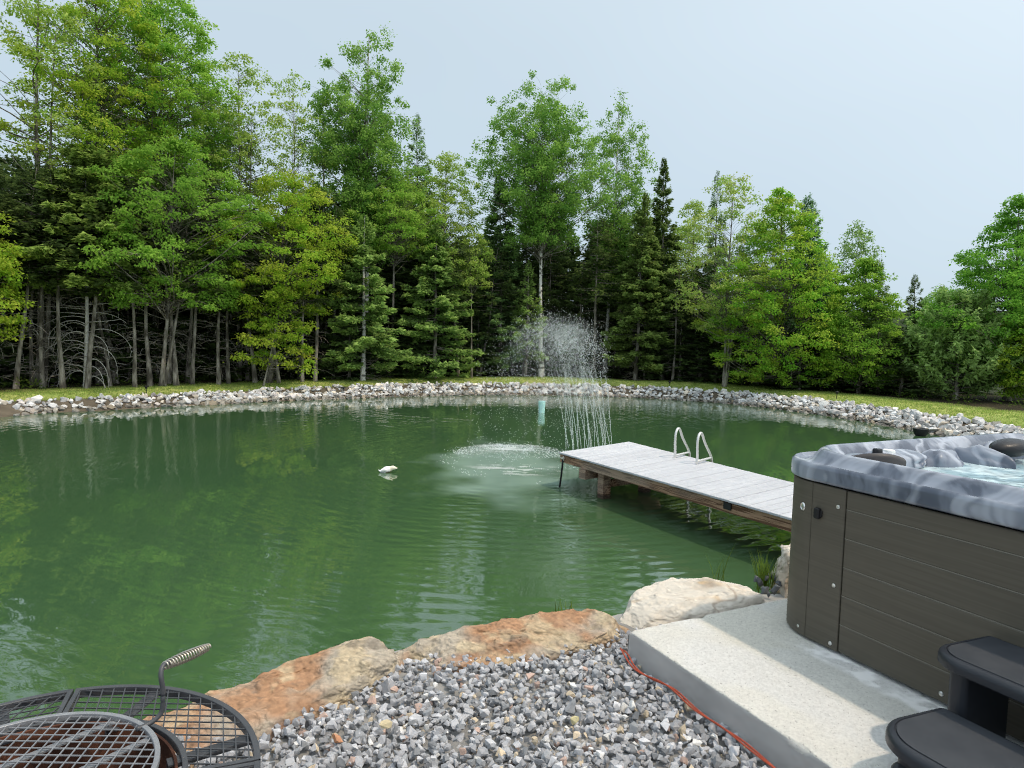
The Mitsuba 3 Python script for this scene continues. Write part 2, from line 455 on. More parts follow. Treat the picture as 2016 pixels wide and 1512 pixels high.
A_N = 1100
th = np.arange(A_N) * 2 * np.pi / A_N
offs = [-2.5, -1.4, -0.6, -0.2, 0.0, 0.15, 0.3, 0.45, 0.6, 0.8, 1.0, 1.15, 1.3, 1.5, 1.8, 2.2, 2.7, 3.3, 4.0, 4.8, 5.8, 7, 9, 12, 16, 22, 32, 50, 90, 200, 600, 2000]
rings = []
for o in offs:
    r = shore_r(th) + o
    x, y = PC[0] + r * np.cos(th), PC[1] + r * np.sin(th)
    rings.append(np.stack([x, y, ground_z(x, y)[0]], -1))
gv, gf = loft(rings)
centre = len(gv)
gv = np.vstack([gv, [[PC[0], PC[1], -1.5]]])
k = np.arange(A_N)
gf = np.vstack([gf, np.stack([k, (k + 1) % A_N, k * 0 + centre], 1)[:, [2, 0, 1]]])
_, gd, gw = ground_z(gv[:, 0], gv[:, 1])
gn = meshkit.fbm(np.c_[gv[:, :2] * 0.9, gv[:, 2] * 0], 4, 8)[:, None]
gm = meshkit.fbm(np.c_[gv[:, :2] * 3.1, gv[:, 2] * 0], 3, 9)[:, None]
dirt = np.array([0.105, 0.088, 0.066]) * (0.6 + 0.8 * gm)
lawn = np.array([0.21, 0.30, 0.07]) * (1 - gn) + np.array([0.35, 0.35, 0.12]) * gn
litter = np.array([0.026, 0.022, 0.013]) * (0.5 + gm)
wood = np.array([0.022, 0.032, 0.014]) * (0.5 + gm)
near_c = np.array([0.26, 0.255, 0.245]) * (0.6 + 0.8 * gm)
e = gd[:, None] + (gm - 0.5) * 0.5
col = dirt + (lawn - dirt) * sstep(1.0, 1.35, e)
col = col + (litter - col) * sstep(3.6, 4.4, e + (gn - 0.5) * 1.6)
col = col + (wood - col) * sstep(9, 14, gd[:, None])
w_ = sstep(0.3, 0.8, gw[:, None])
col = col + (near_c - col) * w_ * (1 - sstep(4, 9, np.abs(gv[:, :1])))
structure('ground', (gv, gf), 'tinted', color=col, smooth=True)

wr = [np.stack([PC[0] + shore_r(th[::2]) * q * np.cos(th[::2]) + (0.35 if q == 1 else 0) * np.cos(th[::2]), PC[1] + shore_r(th[::2]) * q * np.sin(th[::2]) + (0.35 if q == 1 else 0) * np.sin(th[::2]), 0 * th[::2]], -1) for q in (0.0, 0.3, 0.6, 0.85, 1.0)]
wv, wf = loft(wr)
structure('pond_water_surface', (wv, wf[:, ::-1]), 'pond_water', 'murky green pond water with ripples and tree reflections')

# ---------------------------------------------------------------- stones of the far bank


def stone_variants(n, g, pts=13, squash=(1.0, 0.8, 0.6)):
    out = []
    for _ in range(n):
        p = unit(g.normal(size=(pts, 3))) * g.uniform(0.78, 1.08, (pts, 1)) * np.array(squash) * g.uniform(0.85, 1.15, 3)
        out.append(hull(p))
    return out


g = np.random.default_rng(11)
SV = stone_variants(36, g)
pos, scl = [], []
for row, (d0, n_) in enumerate([(-0.06, 660), (0.07, 640), (0.20, 620), (0.34, 600), (0.48, 580), (0.62, 540), (0.76, 520), (0.89, 440), (1.0, 320)]):
    a = np.sort(g.uniform(math.radians(-36), math.radians(192), n_))
    d = d0 + g.normal(0, 0.06, n_)
    r = shore_r(a) + d
    x, y = PC[0] + r * np.cos(a), PC[1] + r * np.sin(a)
    # the bank is patchy at the left end, where bare soil shows
    keep = g.uniform(size=n_) < np.where(x < -11.2, 0.62, np.where(x < -8.8, 0.82, 0.98)) * np.where((meshkit.noise(np.stack([x * 0.7, y * 0.7, 0 * x], -1), 3) < 0.34) & (x < -6), 0.45, 1.0)
    keep &= ~((x < -13.9) & (y < 18.9))
    sz = g.uniform(0.062, 0.150, n_) * np.where(g.uniform(size=n_) < 0.07, 1.4, 1.0) * np.where(x > 8, 1.1, 1.0)
    z = ground_z(x, y)[0] + sz * 0.35
    pos.append(np.stack([x, y, z], -1)[keep]); scl.append(sz[keep])
pos, scl = np.vstack(pos), np.hstack(scl)
n_ = len(pos)
rot = randrot(n_, g)
tilt = rot.copy()
# most lie flat: keep only part of the random tilt
flat = g.uniform(size=n_) < 0.6
ang = g.uniform(0, 2 * np.pi, n_)
rz = np.zeros((n_, 3, 3)); rz[:, 0, 0] = np.cos(ang); rz[:, 0, 1] = -np.sin(ang); rz[:, 1, 0] = np.sin(ang); rz[:, 1, 1] = np.cos(ang); rz[:, 2, 2] = 1
rot[flat] = rz[flat]
tone = g.uniform(0.34, 0.80, n_)[:, None]
hue = np.array([[1.0, 0.985, 0.97], [0.94, 0.97, 1.0], [1.0, 0.90, 0.76], [0.97, 0.90, 0.88], [0.72, 0.74, 0.74]])[g.choice(5, n_, p=[0.42, 0.27, 0.12, 0.09, 0.10])]
scol = tone * hue
scol = scol * np.where(pos[:, 2:] < 0.075 + 0.05 * g.uniform(size=(n_, 1)), np.array([[0.50, 0.47, 0.42]]), 1.0)      # the wet line
which = g.integers(0, len(SV), n_)
px = scl / np.hypot(pos[:, 0], pos[:, 1])
order = np.argsort(-px * (np.abs(pos[:, 0] / np.maximum(pos[:, 1], 0.1)) < 0.80))
tag('stone_bank', 'pale broken stones lining the far bank of the pond', None, None, 'structure')
m, c = scatter(SV, which[order[290:]], pos[order[290:]], rot[order[290:]], scl[order[290:]], scol[order[290:]])
add('rubble', m, 'stone_tinted', 'stone_bank', color=c, kind='stuff')
for i in order[:290]:
    m, c = scatter(SV, which[i:i + 1], pos[i:i + 1], rot[i:i + 1], scl[i:i + 1], scol[i:i + 1])
    add('stone', m, 'stone_tinted', 'stone_bank', color=c)

# ---------------------------------------------------------------- grass of the lawn and rough plants at the wood's edge


def blades(px, py, n, g, hgt, spread, cols, wid=0.006, lean=0.5):
    """n blades round the points (px, py): one thin triangle each."""
    m = len(px) * n
    x = np.repeat(px, n) + g.normal(0, spread, m); y = np.repeat(py, n) + g.normal(0, spread, m)
    z = ground_z(x, y)[0] - 0.01
    h = hgt * g.uniform(0.5, 1.2, m)
    a = g.uniform(0, 2 * np.pi, m); l = g.uniform(0, lean, m) * h
    b = np.stack([x, y, z], -1)
    s = np.stack([np.cos(a + 1.57), np.sin(a + 1.57), 0 * a], -1) * (wid * g.uniform(0.6, 1.3, m))[:, None]
    tip = b + np.stack([np.cos(a) * l, np.sin(a) * l, h], -1)
    v = np.stack([b - s, b + s, tip], 1).reshape(-1, 3)
    c = cols[g.integers(0, len(cols), m)] * g.uniform(0.75, 1.2, (m, 1))
    return (v, np.arange(m * 3).reshape(-1, 3)), np.repeat(c, 3, 0)


g = np.random.default_rng(12)
n_ = 19000
a = g.uniform(math.radians(-30), math.radians(188), n_); d = 1.02 + 3.3 * g.uniform(0, 1, n_) ** 1.3
r = shore_r(a) + d
gx, gy = PC[0] + r * np.cos(a), PC[1] + r * np.sin(a)
GC = np.array([[0.18, 0.31, 0.06], [0.24, 0.36, 0.08], [0.31, 0.39, 0.11], [0.38, 0.39, 0.15]])
m, c = blades(gx, gy, 6, g, 0.06, 0.07, GC * 1.25, wid=0.010, lean=1.6)
tag(add('lawn_grass', m, 'leaf', color=c), 'short yellow green grass strip between the stone bank and the trees', 'grass', None, 'stuff')

# ---------------------------------------------------------------- gravel terrace
g = np.random.default_rng(13)
def crushed(n, g):
    out = []
    for _ in range(n):
        p = np.array([[x, y, z] for x in (-1, 1) for y in (-1, 1) for z in (-1, 1)], float) * np.array([0.80, 0.60, 0.45]) * g.uniform(0.25, 1.2, (8, 3))
        p = np.vstack([p, g.normal(size=(3, 3)) * 0.45])
        out.append(hull(p))
    return out


GV = crushed(34, g) + stone_variants(30, g, 12, (0.85, 0.66, 0.48))


def gravel_ok(x, y):
    t = (x - AX) * TX + (y - AY) * TY; s = (x - AX) * SX + (y - AY) * SY
    d = ground_z(x, y)[1]
    return ((s < -0.004) | (t < -0.03)) & (d > 0.42) & (t < 3.0) & (s < 0.55) & (y < np.where(x > -0.45, 3.06 + 0.36 * (x + 0.45), 3.06 + 0.75 * (x + 0.45)) + 0.06)


P, S_, L_ = [], [], []
for layer, n_ in ((0, 10000), (1, 11000), (2, 8000)):
    x, y = g.uniform(-2.6, 1.35, n_), g.uniform(0.6, 3.75, n_)
    ok = gravel_ok(x, y)
    x, y = x[ok], y[ok]
    sz = g.uniform(0.012, 0.027, len(x)) * np.where(g.uniform(size=len(x)) < 0.06, 1.3, 1.0)
    z = ground_z(x, y)[0] + 0.004 + layer * 0.015 + g.uniform(-0.004, 0.006, len(x))
    P.append(np.stack([x, y, z], -1)); S_.append(sz); L_.append(np.full(len(x), layer))
P, S_, L_ = np.vstack(P), np.hstack(S_), np.hstack(L_)
n_ = len(P)
pal = np.array([[0.36, 0.365, 0.385], [0.26, 0.27, 0.285], [0.45, 0.455, 0.475], [0.62, 0.615, 0.60], [0.44, 0.32, 0.27], [0.50, 0.42, 0.31], [0.18, 0.185, 0.195]])
gc = pal[g.choice(7, n_, p=[0.42, 0.23, 0.22, 0.03, 0.03, 0.03, 0.04])] * g.uniform(0.75, 1.25, (n_, 1))
rot, which = randrot(n_, g), g.integers(0, len(GV), n_)
lie = (L_ >= 1) & (g.uniform(size=n_) < 0.6)          # stones that have settled on a broad side, a little tilted
ya = g.uniform(0, 2 * np.pi, n_); tx, ty_ = g.normal(0, 0.3, n_), g.normal(0, 0.3, n_)
nz = unit(np.stack([tx, ty_, np.ones(n_)], -1)); ex = unit(np.cross(np.stack([-np.sin(ya), np.cos(ya), 0 * ya], -1), nz)); ey = np.cross(nz, ex)
rot[lie] = np.stack([ex, ey, nz], -1)[lie]
show = (L_ == 2) & (np.abs(P[:, 0] + 0.02) < 0.86 * P[:, 1] * 0.8) & (P[:, 1] > 1.65) & (P[:, 0] > -0.7)
order = np.argsort(-(S_ / P[:, 1]) * show)
rest = order[285:]
m, c = scatter(GV, which[rest], P[rest], rot[rest], S_[rest], gc[rest])
tag('gravel_bed', 'gray crushed stone gravel in front of the rusty edging boulders', None, None, 'structure')
add('gravel', m, 'stone_tinted', 'gravel_bed', color=c, kind='stuff')
for i in order[:285]:
    m, c = scatter(GV, which[i:i + 1], P[i:i + 1], rot[i:i + 1], S_[i:i + 1], gc[i:i + 1])
    add('stone', m, 'stone_tinted', 'gravel_bed', color=c)
for (x, y, sz, c, lab) in [(0.29, 2.585, 0.047, (0.52, 0.46, 0.26), 'yellowish stone lying in the gravel beside the orange cord'),
                           (0.545, 2.70, 0.040, (0.72, 0.72, 0.70), 'white stone lying on gravel closest to the concrete slab'),
                           (-0.63, 2.42, 0.046, (0.46, 0.23, 0.13), 'orange brown stone in the gravel near the steel table ring'),
                           (-0.46, 2.51, 0.040, (0.58, 0.50, 0.33), 'cream stone in the gravel right of the orange brown one')]:
    v, f = SV[int(abs(x * 1000)) % len(SV)]
    m, cc = scatter([(v, f)], np.zeros(1, int), np.array([[x, y, 0.945]]), randrot(1, g), np.array([sz * 0.72]), np.array([c]))
    solo('loose_stone', m, 'stone_tinted', lab, 'stone', color=cc)

# ---------------------------------------------------------------- edging boulders


def boulder(name, foot, z0, z1, seed, bsdf, label, rough=0.05, slope=(0, 0), n=5):
    """A rock over the outline foot (world x, y), from z0 up to about z1; slope tilts its top."""
    foot = np.asarray(foot, float); c = foot.mean(0)
    pts = []
    gg = np.random.default_rng(seed)
    for f_, zz in ((1.0, 0.0), (1.04, 0.45), (0.97, 0.78), (0.80, 0.97), (0.45, 1.03)):
        for q in foot:
            p = c + (q - c) * f_ * gg.uniform(0.97, 1.03)
            z = z0 + (z1 - z0) * zz + (slope[0] * (p[0] - c[0]) + slope[1] * (p[1] - c[1])) * zz
            pts.append([p[0], p[1], z])
    hm = m3.Manifold.hull_points(np.asarray(pts)).refine_to_length(0.02).to_mesh()
    m = trimesh.Trimesh(np.array(hm.vert_properties[:, :3], float), np.array(hm.tri_verts)); m.merge_vertices()
    trimesh.smoothing.filter_taubin(m, iterations=7)
    v = np.array(m.vertices); nrm = np.array(m.vertex_normals)
    h = (meshkit.fbm(v * 3.2 + seed, 5, seed) - 0.5) * 1.6 + (np.abs(meshkit.fbm(v * np.array([2.3, 2.3, 6.0]) + seed * 3, 4, seed + 1) - 0.5)) * -1.3
    h += (meshkit.fbm(v * 14 + seed, 3, seed + 5) - 0.5) * 0.55
    # layered breaks: the surface steps where a slab has come away
    lay = meshkit.fbm(v * np.array([1.7, 1.7, 3.5]) + seed * 2, 4, seed + 9)
    h += (np.floor(lay * 7) / 7 - lay) * 1.3
    v = v + nrm * (h * rough)[:, None]
    solo(name, (v, np.array(m.faces)), bsdf, label, 'boulder', smooth=35)


boulder('boulder', [(-1.50, 2.22), (-1.15, 2.24), (-0.93, 2.44), (-0.70, 2.70), (-0.45, 2.99), (-0.42, 3.12), (-0.60, 3.30), (-0.95, 3.10), (-1.28, 2.78), (-1.58, 2.50)], 0.45, 0.968, 3, 'rusty_rock',
        'rusty tan boulder with pale scratches beside the steel table ring, left of the long one', 0.07, (0.03, 0.06))
boulder('boulder', [(-0.66, 3.10), (-0.50, 2.98), (-0.28, 2.97), (0.02, 3.05), (0.36, 3.16), (0.68, 3.40), (0.74, 3.60), (0.58, 3.78), (0.28, 3.72), (-0.12, 3.52), (-0.50, 3.34), (-0.66, 3.24)], 0.45, 0.955, 8, 'rusty_rock',
        'long rusty orange boulder edging the gravel in the middle of the near shore', 0.07, (0.04, 0.05))
boulder('boulder', [(0.70, 3.52), (0.98, 3.54), (1.28, 3.66), (1.64, 3.92), (1.66, 4.12), (1.34, 4.30), (1.02, 4.24), (0.72, 3.96), (0.60, 3.72)], 0.40, 0.985, 21, 'pale_rock',
        'large cream white boulder behind the concrete slab corner', 0.055, (0.02, 0.05))
boulder('boulder', [(1.80, 4.20), (2.10, 4.22), (2.42, 4.42), (2.40, 4.70), (2.08, 4.78), (1.86, 4.56)], 0.35, 1.12, 27, 'pale_rock',
        'pale speckled boulder partly hidden behind the hot tub corner', 0.07)
g = np.random.default_rng(15)
for i in range(15):
    x = g.uniform(1.62, 1.93); y = 4.02 + (x - 1.55) * 0.6 + g.uniform(0.03, 0.30)
    m, c = scatter(GV, np.array([i]), np.array([[x, y, g.uniform(0.87, 0.93)]]), randrot(1, g), np.array([g.uniform(0.02, 0.04)]), np.array([[0.10, 0.11, 0.12]]) * g.uniform(0.7, 1.7))
    solo('dark_stone', m, 'stone_tinted', 'small dark stone in the gap between the two pale boulders', 'stone', 'dark stones between the pale boulders', color=c)
for (cx, cy, n_, hh, lab) in [(1.78, 4.46, 70, 0.18, 'tuft of green grass between the two pale boulders'), (1.42, 4.40, 8, 0.26, 'few thin grass stems behind the cream white boulder'),
                              (0.36, 3.80, 10, 0.10, 'tiny green sprig behind the long rusty boulder')]:
    h = hh * g.uniform(0.5, 1.1, n_); a = g.uniform(0, 2 * np.pi, n_)
    parts = []
    for i in range(n_):
        b = np.array([cx + g.normal(0, 0.035), cy + g.normal(0, 0.035), 0.80])
        tip = b + [math.cos(a[i]) * h[i] * 0.55, math.sin(a[i]) * h[i] * 0.55, h[i] + 0.08]
        mid = (b + tip) / 2 + [0, 0, h[i] * 0.16]
        s = np.array([-math.sin(a[i]), math.cos(a[i]), 0]) * 0.0032
        parts.append((np.array([b - s, b + s, mid + s, mid - s, tip]), np.array([[0, 1, 2], [0, 2, 3], [3, 2, 4]])))
    mm = cat(parts)
    cc = np.repeat(np.array([[0.13, 0.20, 0.04]]) * g.uniform(0.6, 1.5, (n_, 1)) * np.array([1, 1, 0.9]), 5, 0)
    solo('grass_tuft', mm, 'leaf', lab, 'plant', color=cc)

# ---------------------------------------------------------------- concrete slab
pe = np.vstack([np.c_[np.linspace(0, 4.4, 260), np.zeros(260)][:-1], np.c_[np.full(200, 4.4), np.linspace(0, 3.6, 200)][:-1], np.c_[np.linspace(4.4, 0, 260), np.full(260, 3.6)][:-1], np.c_[np.zeros(200), np.linspace(3.6, 0, 200)][:-1]])
ce = pe.mean(0)
wob = meshkit.fbm(np.c_[pe * 26, 0 * pe[:, 0]], 3, 4) - 0.5
chip = np.clip(meshkit.fbm(np.c_[pe * 11, 0 * pe[:, 0] + 3], 3, 6) - 0.60, 0, 1)


def slab_ring(ins, z):
    q = np.clip(pe + np.sign(ce - pe) * np.array([1, 1]) * 0, None, None)
    inw = np.stack([np.where(pe[:, 0] < 0.01, 1.0, np.where(pe[:, 0] > 4.39, -1.0, 0.0)), np.where(pe[:, 1] < 0.01, 1.0, np.where(pe[:, 1] > 3.59, -1.0, 0.0))], -1)
    return np.c_[q + inw * np.asarray(ins)[..., None], np.broadcast_to(z, (len(pe),))]


sr_ = [slab_ring(np.zeros(len(pe)), -0.30), slab_ring(0.002 * wob, -0.12), slab_ring(0.003 * wob + 0.002, -0.02 - 0.05 * chip), slab_ring(0.004 + 0.006 * wob + 0.06 * chip, -0.006 - 0.03 * chip), slab_ring(0.012 + 0.010 * wob + 0.11 * chip, 0.0)]
v, f = loft(sr_)
n_ = len(pe)
v = np.vstack([v, [[ce[0], ce[1], 0.0]]])
f = np.vstack([f, np.stack([4 * n_ + np.arange(n_), 4 * n_ + (np.arange(n_) + 1) % n_, np.full(n_, 5 * n_)], 1)])
structure('concrete_slab', local((v, f)), 'concrete', 'pale concrete slab under the hot tub', smooth=50)

# ---------------------------------------------------------------- orange cord along the slab
cord_px = np.array([(0.052, 0.02), (0.07, 0.10), (0.085, 0.19), (0.075, 0.30), (0.06, 0.42), (0.07, 0.56), (0.06, 0.70), (0.075, 0.85), (0.06, 1.0), (0.075, 1.2), (0.06, 1.5), (0.08, 1.9)])
cm = []
for k_, (o, zz) in enumerate(((0.0, 0.0), (0.011, 0.003))):
    pts = np.stack([cord_px[:, 1], -cord_px[:, 0] - o + 0.006 * np.sin(cord_px[:, 1] * 23 + k_ * 1.7), -0.085 + zz + 0.010 * np.sin(cord_px[:, 1] * 17 + k_)], -1)
    cm.append(tube(spline(pts, 90), 0.0038, 7))
solo('orange_cord', local(cat(cm)), 'cord_orange', 'doubled orange extension cord running along the concrete slab edge', 'cord', smooth=True)

# ---------------------------------------------------------------- hot tub
TUB = thing('hot_tub', 'hot tub with dark brown panelled cabinet and marbled blue gray rim', 'hot tub')
T0, T1, S0, S1, RC = 0.17, 2.40, 0.747, 2.95, 0.255


def rr(inset, z, rc=RC, ns=46, nc=14, grow=0.0):
    """A rounded rectangle in (t, s), counter-clockwise from the near front corner."""
    t0, t1, s0, s1, r = T0 + inset, T1 - inset, S0 + inset, S1 - inset, max(rc - inset + grow, 0.04)
    out = []
    for (cx, cy, a0), (ex, ey) in zip([(t1 - r, s0 + r, -90), (t1 - r, s1 - r, 0), (t0 + r, s1 - r, 90), (t0 + r, s0 + r, 180)],
                                      [(t1, s1 - r), (t0 + r, s1), (t0, s0 + r), (t1 - r, s0)]):
        for a in np.linspace(a0, a0 + 90, nc, endpoint=False):
            out.append((cx + r * math.cos(math.radians(a)), cy + r * math.sin(math.radians(a))))
        sx, sy = cx + r * math.cos(math.radians(a0 + 90)), cy + r * math.sin(math.radians(a0 + 90))
        for q in np.linspace(0, 1, ns, endpoint=False):
            out.append((sx + (ex - sx) * q, sy + (ey - sy) * q))
    o = np.array(out)
    return np.c_[o, np.full(len(o), z)]


PROF = [(0.03, 0.783), (-0.004, 0.784), (-0.014, 0.790), (-0.016, 0.80), (-0.016, 0.847), (-0.012, 0.863), (-0.003, 0.8715), (0.006, 0.869), (0.017, 0.858), (0.032, 0.854), (0.048, 0.866),
        (0.062, 0.893), (0.074, 0.914), (0.088, 0.922), (0.105, 0.919), (0.120, 0.906), (0.134, 0.88), (0.150, 0.84), (0.175, 0.78), (0.22, 0.70), (0.28, 0.55)]
rings = []
npt = len(rr(0, 0)); uu = np.arange(npt) / npt
for i, (ins, z) in enumerate(PROF):
    R = rr(ins, z, grow=0.10 * float(sstep(-0.01, 0.08, np.array(ins))))
    inner = sstep(14.0, 17.5, np.array(float(i)))
    # seats, arm rests and head rests scalloped into the inner wall
    xx = np.c_[R[:, :2] * 2.6, R[:, :1] * 0]
    sc = 0.55 * np.sin(uu * 2 * np.pi * 11 + 0.6) + 0.45 * np.sin(uu * 2 * np.pi * 23 + 2.0 + i * 0.12) + 1.2 * (meshkit.fbm(xx * 1.6, 3, 2) - 0.5)
    c2 = R[:, :2].mean(0)
    R[:, :2] += (c2 - R[:, :2]) * (inner * (0.030 + 0.040 * sc) * (0.4 + 0.6 * (0.922 - z) / 0.14 if z > 0.78 else 1.0))[:, None]
    R[:, 2] += inner * 0.010 * np.sin(uu * 2 * np.pi * 17 + 1.0) * (1.0 if z > 0.85 else 0.3)
    rings.append(R)
add('rim', local(loft(rings)), 'shell', TUB, smooth=50, label='marbled blue gray acrylic rim')
add('water', local((np.vstack([rr(0.145, 0.80), [[1.35, 1.85, 0.80]]]), np.stack([np.arange(npt), (np.arange(npt) + 1) % npt, np.full(npt, npt)], 1))), 'spa_water', TUB, label='pale blue bubbling water')


def blob(c, r, seed=0, amp=0.0, sub=3):
    m = trimesh.creation.icosphere(sub)
    v = np.array(m.vertices)
    if amp: v = v * (1 + amp * (meshkit.fbm(v * 1.7 + seed, 3, seed) - 0.5))[:, None]
    return v * np.asarray(r) + np.asarray(c), np.array(m.faces)


def slab_pad(length, height, thick, bend=0.03):
    """A curved pillow: length along x, height along z."""
    m = m3.Manifold.batch_hull([m3.Manifold.sphere(thick / 2, 16).translate([x, bend * (x / (length / 2)) ** 2, z]) for x in np.linspace(-length / 2, length / 2, 9) for z in
                                (-height / 2 * (1 - 0.35 * abs(x / (length / 2)) ** 3), height / 2 * (1 - 0.55 * abs(x / (length / 2)) ** 2))]).to_mesh()
    return np.array(m.vert_properties[:, :3], float), np.array(m.tri_verts, int)


# molded head rest housings and arm rests showing above the water
for (t, s, z, a, b, c_) in [(0.41, 1.02, 0.82, 0.13, 0.19, 0.075), (0.38, 1.40, 0.835, 0.10, 0.24, 0.062), (0.40, 1.78, 0.775, 0.09, 0.15, 0.115), (0.45, 2.05, 0.785, 0.20, 0.06, 0.105), (0.37, 2.45, 0.805, 0.10, 0.22, 0.10)]:
    add('armrest', local(blob((t, s, z), (a, b, c_), int(s * 10), 0.55)), 'shell', TUB, smooth=True)
v, f = slab_pad(0.22, 0.085, 0.040, 0.04)
add('pillow', local((rotz(v, 58) + [0.62, 0.945, 0.880], f)), 'pillow_gray', TUB, smooth=40, label='gray brown head pillow')
add('pillow', local(blob((0.50, 2.27, 0.885), (0.085, 0.16, 0.052), 3, 0.1)), 'black_plastic', TUB, smooth=True, label='black head pillow')
kn = lathe([(0.0, 0.022), (0.026, 0.022), (0.030, 0.016), (0.030, 0.0)], 20)
add('valve_knob', local(place(kn, (0.40, 1.33, 0.882))), 'white_plastic', TUB, smooth=40, label='white valve knob')
kn = lathe([(0.0, 0.030), (0.020, 0.030), (0.024, 0.022), (0.024, 0.0)], 20)
add('valve_knob', local(place(kn, (0.385, 1.26, 0.880))), 'black_plastic', TUB, smooth=40, label='black valve knob')
seams = [0.016, 0.147, 0.283, 0.417, 0.552, 0.687, 0.776]
for a, b in zip(seams[:-1], seams[1:]):
    add('front_plank', local(cham(0.602, 2.24, S0, S0 + 0.022, a + 0.0012, b - 0.0012, 0.0042)), 'panel', TUB)
    if b < 0.77: add('seam_trim', local(box(0.603, 2.238, S0 + 0.0008, S0 + 0.02, b - 0.0016, b + 0.0024)), 'panel_edge', TUB)
    add('side_plank', local(cham(T0, T0 + 0.022, 1.10, 2.60, a + 0.0012, b - 0.0012, 0.0042)), 'panel', TUB)
add('corner_panel', local(cham(0.4215, 0.598, S0 - 0.003, S0 + 0.022, 0.014, 0.776, 0.003)), 'panel', TUB)
cx, cy = T0 + RC, S0 + RC
arc = [(cx + RC * math.cos(math.radians(a)), cy + RC * math.sin(math.radians(a))) for a in np.linspace(268.2, 182, 22)] + [(T0, cy), (T0, 1.094)]
arc = np.array(arc); inn = arc + unit(np.array([[1.2, 1.8]]) - arc) * 0.03
poly = np.vstack([arc, inn[::-1]])
import shapely.geometry as sg
em = trimesh.creation.extrude_polygon(sg.Polygon(poly), 0.762, engine='earcut')
add('corner_panel', local((np.array(em.vertices) + [0, 0, 0.014], np.array(em.faces))), 'panel', TUB, smooth=30, label='rounded brown corner panel')
add('base', local(cat([loft([rr(0.05, 0.0), rr(0.05, 0.05)]), loft([rr(0.026, 0.018), rr(0.026, 0.774)])])), 'black_gap', TUB)
sc = lathe([(0.0, 0.0045), (0.003, 0.0035), (0.0065, 0.0045), (0.0095, 0.002), (0.0098, 0.0)], 18)
scv = np.stack([sc[0][:, 0], -sc[0][:, 2], sc[0][:, 1]], 1)
for t, z in ((0.563, 0.691), (0.564, 0.319), (0.563, 0.041), (1.071, 0.052)):
    add('screw', local((scv + [t, S0 - (0.003 if t < 0.6 else 0.0), z], sc[1])), 'chrome', TUB, smooth=40)
ang = -14
add('screw', local(place((scv * 0.85, sc[1]), (0.373, S0 + 0.0075, 0.046), ang)), 'chrome', TUB, smooth=40)
latch = cat([rbox(0.448, 0.478, S0 - 0.026, S0 - 0.003, 0.612, 0.664, 0.006), rbox(0.442, 0.484, S0 - 0.014, S0 - 0.002, 0.622, 0.654, 0.004)])
add('cover_latch', local(latch), 'black_plastic', TUB, smooth=40, label='black cover latch')
lk = lathe([(0.0, 0.004), (0.010, 0.005), (0.013, 0.008), (0.0165, 0.004), (0.017, 0.0)], 20)
lkv = np.stack([lk[0][:, 0], -lk[0][:, 2], lk[0][:, 1] * 1.25], 1)
add('lock', local(place((lkv, lk[1]), (0.362, S0 + 0.011, 0.645), ang)), 'chrome', TUB, smooth=40)

# ---------------------------------------------------------------- steps of the tub
STEP = thing('tub_steps', 'black plastic two tread steps standing against the hot tub', 'steps')


def tread(t0, t1, s0, s1, zt, th_=0.048, rc=0.075, back_rc=0.03):
    def path(ins, z):
        out = []
        for cx, cy, a0, r in ((t1 - rc, s0 + rc, -90, rc), (t1 - back_rc, s1 - back_rc, 0, back_rc), (t0 + back_rc + 0.02, s1 - back_rc, 90, back_rc), (t0 + rc, s0 + rc, 180, rc)):
            for a in np.linspace(a0, a0 + 90, 12):
                rr_ = max(r - ins, 0.004)
                ccx = cx if r - ins > 0.004 else cx
                out.append((ccx + rr_ * math.cos(math.radians(a)), cy + rr_ * math.sin(math.radians(a)), z))
        return np.array(out)
    prof = [(0.03, zt - th_), (0.006, zt - th_ + 0.001), (0.0, zt - th_ + 0.007), (0.0, zt - 0.022), (0.003, zt - 0.012), (0.009, zt - 0.005), (0.017, zt - 0.001), (0.024, zt), (0.0255, zt - 0.004), (0.029, zt - 0.004)]
    body = loft([path(i, z) for i, z in prof])
    top = path(0.0295, zt - 0.003), path(0.030, zt + 0.0005), path(0.034, zt + 0.0015)
    mat_ = loft(top)
    n = len(top[2]); c = top[2].mean(0)
    o = 2 * n
    mat_ = np.vstack([mat_[0], c]), np.vstack([mat_[1], np.stack([o + np.arange(n), o + (np.arange(n) + 1) % n, np.full(n, 3 * n)], 1)])
    under = np.vstack([path(0.03, zt - th_), [[c[0], c[1], zt - th_]]]), np.stack([(np.arange(n) + 1) % n, np.arange(n), np.full(n, n)], 1)
    return cat([body, under]), mat_


for (t0, t1, s0, s1, zt, nm, rc_) in ((1.245, 1.97, 0.025, 0.405, 0.19, 'lower', 0.16), (1.205, 1.93, 0.385, 0.74, 0.37, 'upper', 0.115)):
    b_, m_ = tread(t0, t1, s0, s1, zt, rc=rc_)
    key = add('tread', local(b_), 'step_plastic', STEP, smooth=35, label=nm + ' black tread')
    add('mat', local(m_), 'step_tread', key, smooth=35)
for t in (1.265, 1.805):
    add('side_panel', local(rbox(t, t + 0.065, 0.43, 0.715, 0.002, 0.324, 0.02, 16)), 'step_plastic', STEP, smooth=40)
    add('side_panel', local(rbox(t + 0.04, t + 0.11, 0.10, 0.40, 0.002, 0.144, 0.025, 16)), 'step_plastic', STEP, smooth=40)
    add('foot', local(rbox(t + 0.03, t + 0.15, 0.075, 0.20, 0.002, 0.088, 0.03, 16)), 'step_plastic', STEP, smooth=40)

# ---------------------------------------------------------------- fire pit
FX, FY, FZ = -1.161, 1.497, 1.34
PIT = thing('fire_pit', 'rusty round fire pit with a black mesh steel table ring', 'fire pit')


